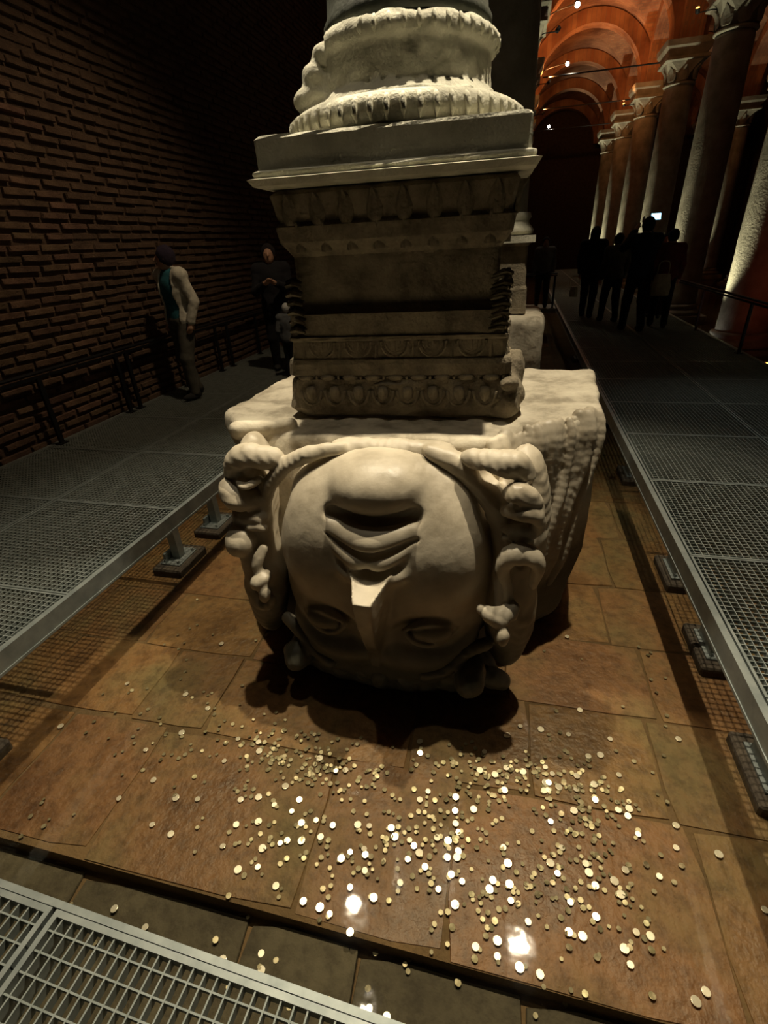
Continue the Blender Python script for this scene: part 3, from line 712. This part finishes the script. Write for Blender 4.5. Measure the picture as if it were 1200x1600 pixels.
# ---------------- columns of the hall
def capital(par, z, m):
    MB().lathe([(.40, z - .04), (.45, z - .02), (.46, z), (.45, z + .02), (.42, z + .04)], 24).build('neck_ring', m, par, True)
    b = MB(); rings = []
    for t in range(7):
        u = t / 6; h = .40 + .13 * u ** 2.2; rings.append(sq(0, 0, h, z + .04 + .46 * u, (1.0 - u * .8) * h * .9, 4))
    b.loft(rings); b.build('bell', m, par)
    lf = None
    for i in range(8):
        a = PI / 4 * i
        if lf is None: lf = o = leafmesh(.34, .14, .10).build('capital_leaf', m, par)
        else: o = lf.copy(); COL.objects.link(o)
        rr = .42 if i % 2 == 0 else .47
        o.location = (rr * math.sin(a), -rr * math.cos(a), z + .06); o.rotation_euler = (0, 0, a)
    MB().loft([sq(0, 0, .54, z + .50, .03, 4), sq(0, 0, .60, z + .53, .03, 4), sq(0, 0, .60, z + .60, .03, 4)]).build('abacus', m, par)
    MB().loft([sq(0, 0, .50, z + .60, .03, 4), sq(0, 0, .66, z + .84, .03, 4), sq(0, 0, .68, z + .98, .03, 4)]).build('impost_block', m, par)
def column_parts(par):
    m = M_['col']
    MB().loft([sq(0, 0, .64, 0, .02, 4), sq(0, 0, .64, .18, .02, 4)]).build('footing', m, par)
    MB().lathe([(.5, .18), (.60, .20), (.62, .25), (.60, .30), (.52, .33), (.50, .37), (.54, .41), (.53, .45), (.47, .47)], 28).build('moulded_base', m, par, True)
    MB().lathe([(.46, .47), (.45, .55), (.445, 2.0), (.43, 4.0), (.41, 6.1), (.39, 6.18)], 28, wob=.003).build('shaft', m, par, True)
    capital(par, 6.22, m)
ordn = ['nearest', 'second nearest', 'third nearest', 'fourth nearest', 'fifth nearest', 'sixth nearest', 'farthest']
pc = thing('stone_column', 'tall marble column of the right row, nearest to the viewer, lit up its left side', 'column', (4.45, 7.1, -.7), 0, 'marble columns along the right of the walkway')
column_parts(pc)
for i, y in enumerate(ROWS_Y[1:], 1):
    c = copy_tree(pc); c.location = (4.45, y, -.7); c.rotation_euler = (0, 0, 0)
    c['label'] = 'tall marble column of the right row, %s to the viewer, lit up its left side' % ordn[i]
for i, y in enumerate(ROWS_Y[2:7]):
    c = copy_tree(pc); c.location = (9.25, y, -.7); c['group'] = 'marble columns of the outer row'
    c['label'] = 'marble column of the outer right row, %s behind the lit columns' % ordn[i]
for i, y in enumerate(ROWS_Y[1:], 0):
    c = copy_tree(pc); c.location = (-.35, y, -.7); c['group'] = 'marble columns behind the carved pedestal'
    c['label'] = 'dark marble column in line behind the carved pedestal, %s one' % ordn[i]
# capital on the big column, out of view
capital(shaft, 3.13, M_['col'])
# column standing directly behind, on its own square blocks
g = G((-1.15, -.75, 0), (.85, .75, 1.50), .03)
g.box((-.15, 0, .72), (.93, .68, .71), .10, .02); g.noise(.02, .25, 6, 3)
bb = thing('stone_block', 'pale lit stone block under the column behind the pedestal', 'stone block', (-.40, 7.75, -.7))
b2 = g.build('block', M_['block'], bb)
c2 = thing('stone_column', 'marble column on a small square base, standing close behind the pedestal', 'column', (-.32, 7.75, .74))
MB().loft([sq(0, 0, .45, 0, .03, 5, .01), sq(0, 0, .44, .3, .03, 5, .01), sq(0, 0, .42, .34, .03, 5), sq(0, 0, .42, .8, .03, 5), sq(0, 0, .46, .84, .03, 5)]).build('pedestal', M_['ped'], c2)
MB().loft([sq(0, 0, .50, .84, .02, 5), sq(0, 0, .50, .92, .02, 5)]).build('plinth', M_['base'], c2)
MB().lathe([(.40, .92), (.47, .94), (.48, .98), (.45, 1.02), (.42, 1.05), (.41, 1.09), (.44, 1.13), (.42, 1.18)], 28).build('moulded_base', M_['base'], c2, True)
MB().lathe([(.38, 1.18), (.375, 1.3), (.36, 3.0), (.35, 4.65), (.34, 4.72)], 28).build('shaft', M_['col'], c2, True)
capital(c2, 4.78, M_['col'])
# iron tie rods between the capitals
for k, y in enumerate((21.5, 26.3, 31.1)):
    o = MB().tube([(.32, y, 6.14), (3.78, y, 6.14)], .022, 6).build('tie_rod', M_['dark']); tag(o, 'thin iron tie rod spanning the vault, %s of three' % ('nearest', 'middle', 'farthest')[k], 'tie rod', 'tie rods under the arches')

# ============================================================ WALKWAYS
def bars_mb(wx, wy, px, py, t=.0035, h=.028):
    b = MB(); n = int(wx / px); m_ = int(wy / py)
    for i in range(1, n): x = -wx / 2 + wx * i / n; b.box(x - t / 2, x + t / 2, -wy / 2, wy / 2, -h, 0)
    for j in range(1, m_): y = -wy / 2 + wy * j / m_; b.box(-wx / 2, wx / 2, y - t / 2, y + t / 2, -h * .6, -.001)
    return b
def frame_mb(wx, wy, t=.012, h=.034):
    b = MB(); x, y = wx / 2, wy / 2
    b.box(-x, x, -y, -y + t, -h, .003); b.box(-x, x, y - t, y, -h, .003); b.box(-x, -x + t, -y + t, y - t, -h, .003); b.box(x - t, x, -y + t, y - t, -h, .003); return b
PW, PL = 1.086, 1.024
pf = [None]
def panels(root, x0, nx, ys):
    for i in range(nx):
        for y in ys:
            if pf[0] is None:
                f = frame_mb(PW, PL).build('grating_panel', M_['steel'], root)
                gb = bars_mb(PW, PL, .034, .034).build('grating_bars', M_['grate'], f); gb['kind'] = 'stuff'; pf[0] = f
            else: f = copy_tree(pf[0], root)
            f.location = (x0 + .55 + 1.10 * i - root.location.x, y + .515 - root.location.y, 0)
def walkway(name, label, x0, x1, nx, ya, n, edge, posts, post_label=None):
    r = thing(name, label, 'walkway', ((x0 + x1) / 2, ya, 0), 0)
    panels(r, x0, nx, [ya + 1.03 * i for i in range(n)])
    y1 = 1.03 * n; cx = (x0 + x1) / 2
    for k, ex in enumerate((x0, x1)):
        s = 1 if k else -1
        b = MB(); X0, X1 = sorted((ex - cx + .003 * s, ex - cx + .036 * s)); b.box(X0, X1, 0, y1, -.10, .004)
        X0, X1 = sorted((ex - cx - .06 * s, ex - cx + .04 * s)); b.box(X0, X1, 0, y1, -.115, -.10)
        b.build('edge_beam', M_['steel'], r)
    for i in range(nx + 1):
        if 0 < i < nx: MB().box(x0 + 1.1 * i - cx - .03, x0 + 1.1 * i - cx + .03, 0, y1, -.12, -.036).build('joist', M_['steel'], r)
    fb = sb = None
    for y in posts:
        for ex, s in ((x0, 1), (x1, -1)):
            px = ex + s * edge - cx
            if fb is None:
                fb = MB().bbox(-.13, .13, -.20, .20, -.655, -.585, .012).build('footing', M_['conc'], r)
                b = MB(); b.box(-.035, .035, -.035, .035, -.58, -.115); b.box(-.09, .09, -.13, .13, -.585, -.572); b.box(-.07, -.05, -.1, .1, -.572, -.50)
                for sx in (-.06, .06):
                    for sy in (-.1, .1): b.lathe([(.012, -.572), (.012, -.55)], 6, (sx, sy))
                sb = b.build('support_post', M_['steel'], r)
            else:
                o = fb.copy(); COL.objects.link(o); fb2 = o; o2 = sb.copy(); COL.objects.link(o2)
                o.location = (px, y - ya, 0); o2.location = (px, y - ya, 0); continue
            fb.location = (px, y - ya, 0); sb.location = (px, y - ya, 0)
    return r
wr = walkway('metal_walkway', 'wide steel grating walkway on the right running back toward the dark group of people', 1.06, 3.26, 2, -.40, 30, .26, [.9, 1.80, 2.62, 3.42, 5.2, 7.0, 9, 11])
wl = walkway('metal_walkway', 'steel grating walkway on the left along the brick wall', -4.53, -2.35, 2, -.34, 19, .26, [1.0, 2.95, 3.55, 5.4, 7.2, 9])
# walkway under the photographer, across the near side
r = thing('metal_walkway', 'steel grating walkway at the bottom left with larger open cells, nearest the viewer', 'walkway', (-.65, -.3, 0))
fr = None
for i in range(3):
    f = frame_mb(1.085, .74, .016, .036).build('grating_panel', M_['steel'], r) if fr is None else copy_tree(fr, r)
    if fr is None:
        fr = f; gb = bars_mb(1.085, .74, .036, .046, .0045, .032).build('grating_bars', M_['grate'], f); gb['kind'] = 'stuff'
    f.location = (-1.10 + 1.10 * i, .36, 0)
MB().box(-1.645, 1.645, .732, .750, -.06, .004).build('edge_beam', M_['steel'], r)
MB().box(-1.645, 1.645, -.06, -.02, -.10, .004).build('edge_beam', M_['steel'], r)
for x in (-.55, .55): MB().box(x - .03, x + .03, -.02, .72, -.12, -.036).build('joist', M_['steel'], r)
r.rotation_euler = (0, 0, -.03)

# railings
def railing(name, label, x, ys, z=.72, y0=0, y1=9):
    r = thing(name, label, 'railing', (x, y0, 0))
    MB().tube([(0, 0, z), (0, y1 - y0, z)], .018, 8).build('top_rail', M_['dark'], r)
    MB().box(-.012, .012, 0, y1 - y0, z - .055, z - .03).build('under_rail', M_['dark'], r)
    p0 = None
    for y in ys:
        if p0 is None: p0 = o = (MB().box(-.014, .014, -.024, .024, .0, z - .03).box(-.04, .04, -.05, .05, .0, .01)).build('post', M_['dark'], r)
        else: o = p0.copy(); COL.objects.link(o)
        o.location = (0, y - y0, 0)
    return r
railing('metal_railing', 'black metal railing at the foot of the brick wall on the left', -4.47, [.8, 2.9, 3.9, 4.97, 5.15, 6.2, 7.15, 7.5, 8.5, 10.5, 12.6, 14.7, 16.8, 18.5], y0=.2, y1=18.8)
railing('metal_railing', 'dark metal railing at the far right edge beside the lit columns', 3.19, [4.2, 6.3, 8.4, 10.5, 12.6, 14.7, 16.8, 18.9, 21], y0=4, y1=21.5)
rr = railing('metal_railing', 'short dark railing across the distance behind the pedestal', 0, [0.05, 1.1, 2.1, 3.0], z=.80, y0=0, y1=3.05)
rr.location = (.95, 14.2, 0); rr.rotation_euler = (0, 0, PI / 2)
dk = thing('metal_walkway', 'short cross walkway in the distance between the two long ones', 'walkway', (-.65, 14.6, 0))
MB().box(-1.64, 1.64, -.5, .5, -.10, -.002).build('deck', M_['grate'], dk)

# ============================================================ LAMPS
def fixture(name, label, loc, target, bulb='bulb', arm=None, r=.05, group=None):
    t = thing(name, label, 'spotlight', loc, 0, group)
    d = (Vector(target) - Vector(loc)).normalized(); q = d.to_track_quat('-Z', 'Y')
    can = MB().lathe([(r * .5, .14), (r, .11), (r, .012), (r * .9, .012), (r * .85, .03), (.002, .03)], 16).build('housing', M_['dark'], t)
    bl = MB().lathe([(.002, .024), (r * .8, .024), (r * .8, .020), (.002, .012)], 16).build('bulb', M_[bulb], t)
    for o in (can, bl): o.rotation_euler = q.to_euler()
    if arm:
        a = Vector(arm) - Vector(loc); s = -d * .12
        MB().tube([tuple(s), tuple(s * .3 + a * .7 + Vector((0, 0, .02))), tuple(a)], .012, 6).build('bracket', M_['dark'], t)
    return t
for k, (p, t, e, a) in enumerate(HEAD_SPOTS):
    tgt = (PX, PY, p[2] + .25); dv = Vector(tgt) - Vector(p); dv.z = 0; q = Vector(tgt) - dv.normalized() * .42
    fixture('spotlight', ['small spotlight above the carved head, mounted on the big column in front', 'small spotlight left of the big column above the head', 'small spotlight right of the big column above the head'][k], p, t, arm=tuple(q))
for k, p in enumerate(AISLE_SPOTS):
    fixture('spotlight', 'small white lamp glowing under the orange vault, %s of the three' % ('highest in view', 'middle one', 'lowest and farthest')[k], p, (p[0] + .7, p[1] - 3.0, p[2] - 1.6), arm=(-.35 + .66, p[1], p[2] - .1), r=.07, group='white lamps under the vault')
for k, (p, t, e) in enumerate(VAULT_SPOTS):
    fixture('uplight', 'small orange uplight aimed into the brick vault, number %s from the viewer' % ('one', 'two', 'three', 'four', 'five')[k], (p[0], p[1], p[2] - .05), t, 'bulb_o', r=.05, arm=((-.35 + .45 if p[0] < 2 else 4.45 - .45), p[1], p[2] - .15), group='uplights in the vault')
for k, (p, t, e) in enumerate(UPLIGHTS):
    fixture('uplight', 'small floor uplight at the foot of %s' % (('the %s right-row column' % ordn[k]) if k < 7 else ('the %s outer-row column' % ordn[k - 7]) if k < 10 else 'a column behind the carved pedestal'), p, t, 'bulb', r=.045, group='floor uplights at the columns')
f = fixture('floodlight', 'glowing orange and white floor lamp at the right edge of view', (3.86, 9.0, -.34), (3.2, 5.5, .6), 'bulb_o', r=.10)
MB().lathe([(.002, .0), (.035, .0), (.035, .02), (.002, .02)], 12).build('white_bulb', M_['bulb'], f, loc=(-.05, -.13, -.05))
MB().bbox(-.09, .09, -.07, .09, -.30, -.10).build('stand', M_['dark'], f)

# ============================================================ COINS
COIN_G = 'coins thrown in the water in front of the carved head'
def coin_mesh(r, h):
    b = MB(); b.lathe([(r * .9, -h), (r, -h * .8), (r, h * .8), (r * .96, h), (r * .86, h), (r * .84, h * .75), (.001, h * .75)], 12); return b
cp = [coin_mesh(r, .001).build('coin', M_['coin'], smooth=False) for r in (.0125, .0145, .0165)] + [coin_mesh(r, .001).build('coin', M_['coin_old'], smooth=False) for r in (.009, .011, .0125)]
used = set()
def in_trench(x, y): return -2.3 < x < 1.02 and .5 < y < 3.4
def coin(k, x, y, tilt, old=False):
    i = k % 3 + (3 if old else 0)
    if i not in used: o = cp[i]; used.add(i)
    else: o = cp[i].copy(); COL.objects.link(o)
    o.location = (x, y, -.641 if y > .80 else -.706); a = rs.uniform(0, 2 * PI)
    o.rotation_euler = (tilt * math.cos(a), tilt * math.sin(a), a)
    tag(o, 'small round coin lying under water on the paving in front of the carved head', 'coin', COIN_G)
rs = random.Random(8)
n = 0
for (x, y) in BRIGHT:
    if n < 300 and y < 3.0: coin(n, x, y, rs.uniform(0, .12)); n += 1
allc = []
for cx, cy, sx, sy, m in CLUST:
    for _ in range(m): allc.append((rs.gauss(cx, sx), rs.gauss(cy, sy)))
rs.shuffle(allc); rest = []
for (x, y) in allc:
    if not in_trench(x, y) or (-1.25 < x < .3 and y > 1.72): continue
    if n < 300: coin(n, x, y, rs.uniform(.0, .3), rs.random() < .85); n += 1
    else: rest.append((x, y))
for _ in range(160): rest.append((rs.uniform(-2.2, 1.0), rs.uniform(.55, 2.6)))
b = MB()
for x, y in rest:
    if not in_trench(x, y) or (-1.25 < x < .3 and y > 1.72): continue
    r = rs.uniform(.007, .012); tl = rs.uniform(0, .3); a = rs.uniform(0, 6.28); z = -.642 if y > .8 else -.707; V = []
    for zz in (-.001, .001):
        for j in range(8):
            px_, py_ = r * math.cos(j * PI / 4), r * math.sin(j * PI / 4); V.append((x + px_, y + py_, z + zz + tl * (px_ * math.cos(a) + py_ * math.sin(a))))
    b.add(V, [tuple(range(8, 16)), tuple(range(7, -1, -1))] + [(j, (j + 1) % 8, 8 + (j + 1) % 8, 8 + j) for j in range(8)])
o = b.build('coins', M_['coin_old']); tag(o, 'countless smaller coins scattered under water over the paving', 'coins', kind='stuff')

# ============================================================ PEOPLE
def cloth(name, c, c2=None): return mat(name, c, c2 or tuple(v * .7 for v in c), 14, .95, bump=.2, bscale=80)
SKIN = mat('skin', (.42, .24, .16), (.46, .27, .18), 8, .6)
def mkperson(label, loc, rz, H=1.72, top=(.02, .02, .03), legs=(.02, .02, .025), hair=(.012, .01, .01), shirt=None, arms=None, lstep=.12, rstep=-.12, lean=0.0, headturn=0, res=.013, group=None, hairlong=False, skirt=False):
    """arms: ((elbow, hand) left, (elbow, hand) right) in metres for H=1.72, facing +y"""
    s = H / 1.72
    p = thing('person', label, 'person', loc, rz, group)
    if arms is None: arms = (((-.25, -.03, 1.14), (-.24, .08, .88)), ((.25, -.03, 1.14), (.24, .08, .88)))
    ly = lambda z: lean * max(z - .9, 0)
    def P(q): return (q[0], q[1] + ly(q[2]), q[2])
    hip = [(-.095, 0, .90), (.095, 0, .90)]; feet = [(-.11, lstep, .085), (.11, rstep, .085)]
    knees = [(-.105, lstep * .5 + .05, .49), (.105, rstep * .5 + .05, .49)]
    sh = [P((-.185, 0, 1.415)), P((.185, 0, 1.415))]
    lo, hi = (-.48, -.42, -.02), (.48, .62, 1.80)
    hc = P((0, .02, 1.60))
    def torso(g, d):
        g.ell(P((0, 0, .95)), (.165 + d, .115 + d, .14 + d), .06); g.ell(P((0, 0, 1.12)), (.145 + d, .10 + d, .18 + d), .06)
        g.ell(P((0, 0, 1.29)), (.175 + d, .115 + d, .17 + d), .06); g.tube([sh[0], sh[1]], .055 + d, .04, smooth=0)
    def armt(g, d, e=1.0):
        for i in (0, 1):
            el, ha = P(arms[i][0]), P(arms[i][1]); w = [el[k] + (ha[k] - el[k]) * e for k in range(3)]
            g.tube([sh[i], el, w], [.052 + d, .042 + d, .028 + d], .02, smooth=0)
    def legt(g, d, e=1):
        for i in (0, 1): g.tube([hip[i], knees[i], feet[i]], [.085 + d, .058 + d, .040 + d], .03, smooth=0)
    # body : one continuous surface
    g = G(lo, hi, res); torso(g, 0); armt(g, 0); legt(g, 0)
    g.tube([P((0, 0, 1.42)), (hc[0], hc[1] - .02, hc[2] - .05)], .055, .03, smooth=0)
    ct, st = math.cos(headturn), math.sin(headturn)
    def Hd(x, y, z): return (hc[0] + ct * x - st * y, hc[1] + st * x + ct * y, hc[2] + z)
    g.ell(hc, (.082, .098, .118), .02); g.ell(Hd(0, .035, -.065), (.05, .055, .05), .03)
    g.tube([Hd(0, .09, .025), Hd(0, .118, -.018)], [.010, .016], .01); g.ell(Hd(0, .085, -.06), (.026, .014, .010), .008)
    for sx in (-1, 1):
        g.ell(Hd(sx * .034, .098, .022), (.018, .014, .012), .01, sub=True); g.ell(Hd(sx * .034, .082, .022), (.014, .014, .010), .004)
        g.ell(Hd(sx * .085, -.005, 0), (.012, .02, .03), .008)
    for i in (0, 1):
        el = np.array(P(arms[i][0])); ha = np.array(P(arms[i][1])); d = ha - el; d /= np.linalg.norm(d)
        side = np.cross(d, (0, 0, 1.0) if abs(d[2]) < .9 else (1.0, 0, 0)); side /= np.linalg.norm(side); nr = np.cross(side, d)
        pc_ = ha + d * .045; g.tube([ha, pc_ + d * .03], [.026, .034], .012, smooth=0)
        for q in range(4):
            o0 = ha + d * .085 + side * (.026 - .0175 * q); L = (.06, .07, .065, .05)[q]
            g.tube([o0, o0 + d * L * .5 + nr * .008, o0 + d * L * .85 + nr * .026], [.0105, .010, .008], .004, smooth=0)
        g.tube([ha + d * .03 + side * .025, ha + d * .055 + side * .052 + nr * .01, ha + d * .085 + side * .06 + nr * .02], [.013, .011, .009], .006, smooth=0)
    for i in (0, 1): f = feet[i]; g.ell((f[0], f[1] + .05, .045), (.04, .11, .035), .02)
    body = g.build('body', SKIN, p)
    # trousers
    g = G(lo, (.48, .62, 1.06), res); g.ell((0, 0, .93), (.182, .135, .13), .05); legt(g, .022); g.noise(.004, .08, 3, 2)
    if skirt: g.tube([(0, 0, .95), (0, .01, .45)], [.17, .22], .03, smooth=0)
    pts = [g.build('trousers', cloth('trouser_cloth', legs), p)]
    # shoes
    sm_ = cloth('shoe_leather', (.02, .02, .02))
    for i in (0, 1):
        f = feet[i]; g = G((f[0] - .08, f[1] - .12, -.02), (f[0] + .08, f[1] + .22, .16), res)
        g.ell((f[0], f[1] + .045, .04), (.05, .135, .045), .02); g.ell((f[0], f[1] - .02, .08), (.048, .055, .05), .02)
        g.add(lambda X, Y, Z: Z - .002 + 0 * X + 0 * Y, .004, sub=True); pts.append(g.build('shoe', sm_, p))
    if shirt:
        g = G((-.48, -.42, .86), hi, res); torso(g, .016); g.ell(P((0, 0, 1.44)), (.09, .08, .05), .03); g.add(lambda X, Y, Z: Z - .90 + 0 * X + 0 * Y, .01, sub=True)
        pts.append(g.build('shirt', cloth('shirt_cloth', shirt), p))
    g = G((-.48, -.42, .80), (.48, .62, 1.56), res); torso(g, .036); armt(g, .020, .97); g.ell(P((0, -.02, 1.455)), (.10, .09, .05), .03)
    g.add(lambda X, Y, Z: Z - .86 + 0 * X + 0 * Y, .01, sub=True)
    if shirt: g.add(lambda X, Y, Z: np.maximum(np.abs(X + .02) - .105 - .03 * (1.4 - Z), -(Y - ly(1.2) * 0 - .02)) + 0 * Z, .01, sub=True)
    g.noise(.006, .07, 7, 2); pts.append(g.build('jacket', cloth('jacket_cloth', top), p))
    # hair
    g = G((hc[0] - .16, hc[1] - .18, 1.36), (hc[0] + .16, hc[1] + .18, 1.80), min(res, .01))
    g.ell((hc[0] + st * .015, hc[1] - ct * .015, hc[2] + .02), (.096, .110, .118), .01)
    if hairlong: g.tube([Hd(0, -.07, 0), Hd(0, -.09, -.14)], [.09, .08], .03, smooth=0)
    a = Hd(0, .115, -.035); g.ell(a, (.088, .09, .11), .015, sub=True)
    g.noise(.004, .03, 2, 2); pts.append(g.build('hair', cloth('hair', hair), p))
    for o in [body] + pts: o.scale = (s, s, s)
    return p
man = mkperson('man in an open cream jacket and teal shirt walking beside the left wall', (-4.02, 5.72, 0.004), math.radians(158), 1.75, top=(.66, .64, .54), legs=(.10, .095, .075), shirt=(.02, .14, .18), hair=(.02, .012, .03),
               arms=(((-.27, -.05, 1.14), (-.24, .02, .92)), ((.28, -.10, 1.16), (.27, -.02, .93))), lstep=.10, rstep=-.10, headturn=-.75, res=.009)
p2 = mkperson('person in black clothing standing by the wall behind the carved head, looking at a phone', (-3.42, 7.2, 0.004), math.radians(200), 1.72, top=(.008, .008, .012), legs=(.008, .008, .01), hair=(.01, .006, .008), arms=(((-.24, .08, 1.14), (-.08, .30, 1.24)), ((.24, .08, 1.14), (.08, .30, 1.24))))
p3 = mkperson('child in grey jacket and white hood, behind the left edge of the carved head', (-3.06, 6.75, 0.004), math.radians(20), 1.0, top=(.10, .11, .12), legs=(.015, .016, .02), hair=(.5, .52, .52))
def phone(loc, rot, label):
    t = thing('phone', label, 'phone', loc); t.rotation_euler = rot
    MB().bbox(-.085, .085, -.06, .06, -.005, .005, .003).build('case', M_['dark'], t); MB().box(-.078, .078, -.053, .053, .0051, .0062).build('screen', M_['phone'], t); return t
grp = 'people in dark clothes on the right walkway'
DK = (.006, .006, .010)
def nrm(a): return (((-.24, .05, 1.15), (-.2, .2, 1.0)), ((.24, .05, 1.15), (.2, .2, 1.0)))
mkperson('tall person in black with both arms raised, holding up a glowing phone', (2.10, 10.5, 0.004), math.radians(10), 1.82, top=(.006, .008, .02), legs=DK, arms=(((-.27, .2, 1.30), (-.05, .40, 1.55)), ((.27, .2, 1.30), (.12, .42, 1.62))), group=grp)
phone((2.30, 11.04, 1.84), (math.radians(70), 0, 0), 'small phone with pale blue lit screen held up above the dark group')
mkperson('person in black at the left end of the group on the right walkway, long hair', (1.50, 12.4, 0.004), math.radians(-20), 1.74, top=DK, legs=DK, hairlong=True, group=grp)
mkperson('person in an olive jacket standing between two people in black on the walkway', (1.86, 11.7, 0.004), math.radians(15), 1.60, top=(.07, .06, .04), legs=DK, group=grp)
mkperson('person in a dull red top at the right of the dark group', (2.62, 10.9, 0.004), math.radians(-5), 1.62, top=(.10, .018, .010), legs=DK, group=grp)
mkperson('person in black at the far right of the group beside the railing', (2.82, 12.2, 0.004), math.radians(170), 1.55, top=DK, legs=DK, group=grp)
mkperson('pale blurred person in grey far off between the columns', (.62, 14.5, 0), math.radians(180), 1.6, top=(.14, .14, .15), legs=(.03, .03, .03), res=.018)
# bags carried by the group
def bag(label, loc, c, h=.34, wd=.28):
    t = thing('handbag', label, 'bag', loc); m = cloth('bag_cloth', c)
    MB().loft([sq(0, 0, wd / 2, 0, .05, 4), sq(0, 0, wd / 2 * 1.08, h * .4, .06, 4), sq(0, 0, wd / 2 * .8, h, .05, 4)]).build('pouch', m, t)
    MB().tube(spline([(-.09, 0, h), (-.07, 0, h + .18), (.07, 0, h + .18), (.09, 0, h)], 5), .009, 6).build('strap', m, t)
    for o in t.children: o.scale = (1, .45, 1)
    return t
bag('beige shoulder bag hanging beside the tall person in black', (2.42, 10.28, .62), (.30, .24, .14))
bag('small white bag hanging at the left end of the dark group', (1.18, 12.2, .45), (.55, .55, .45), .2, .16)
print('objects', len(bpy.data.objects))
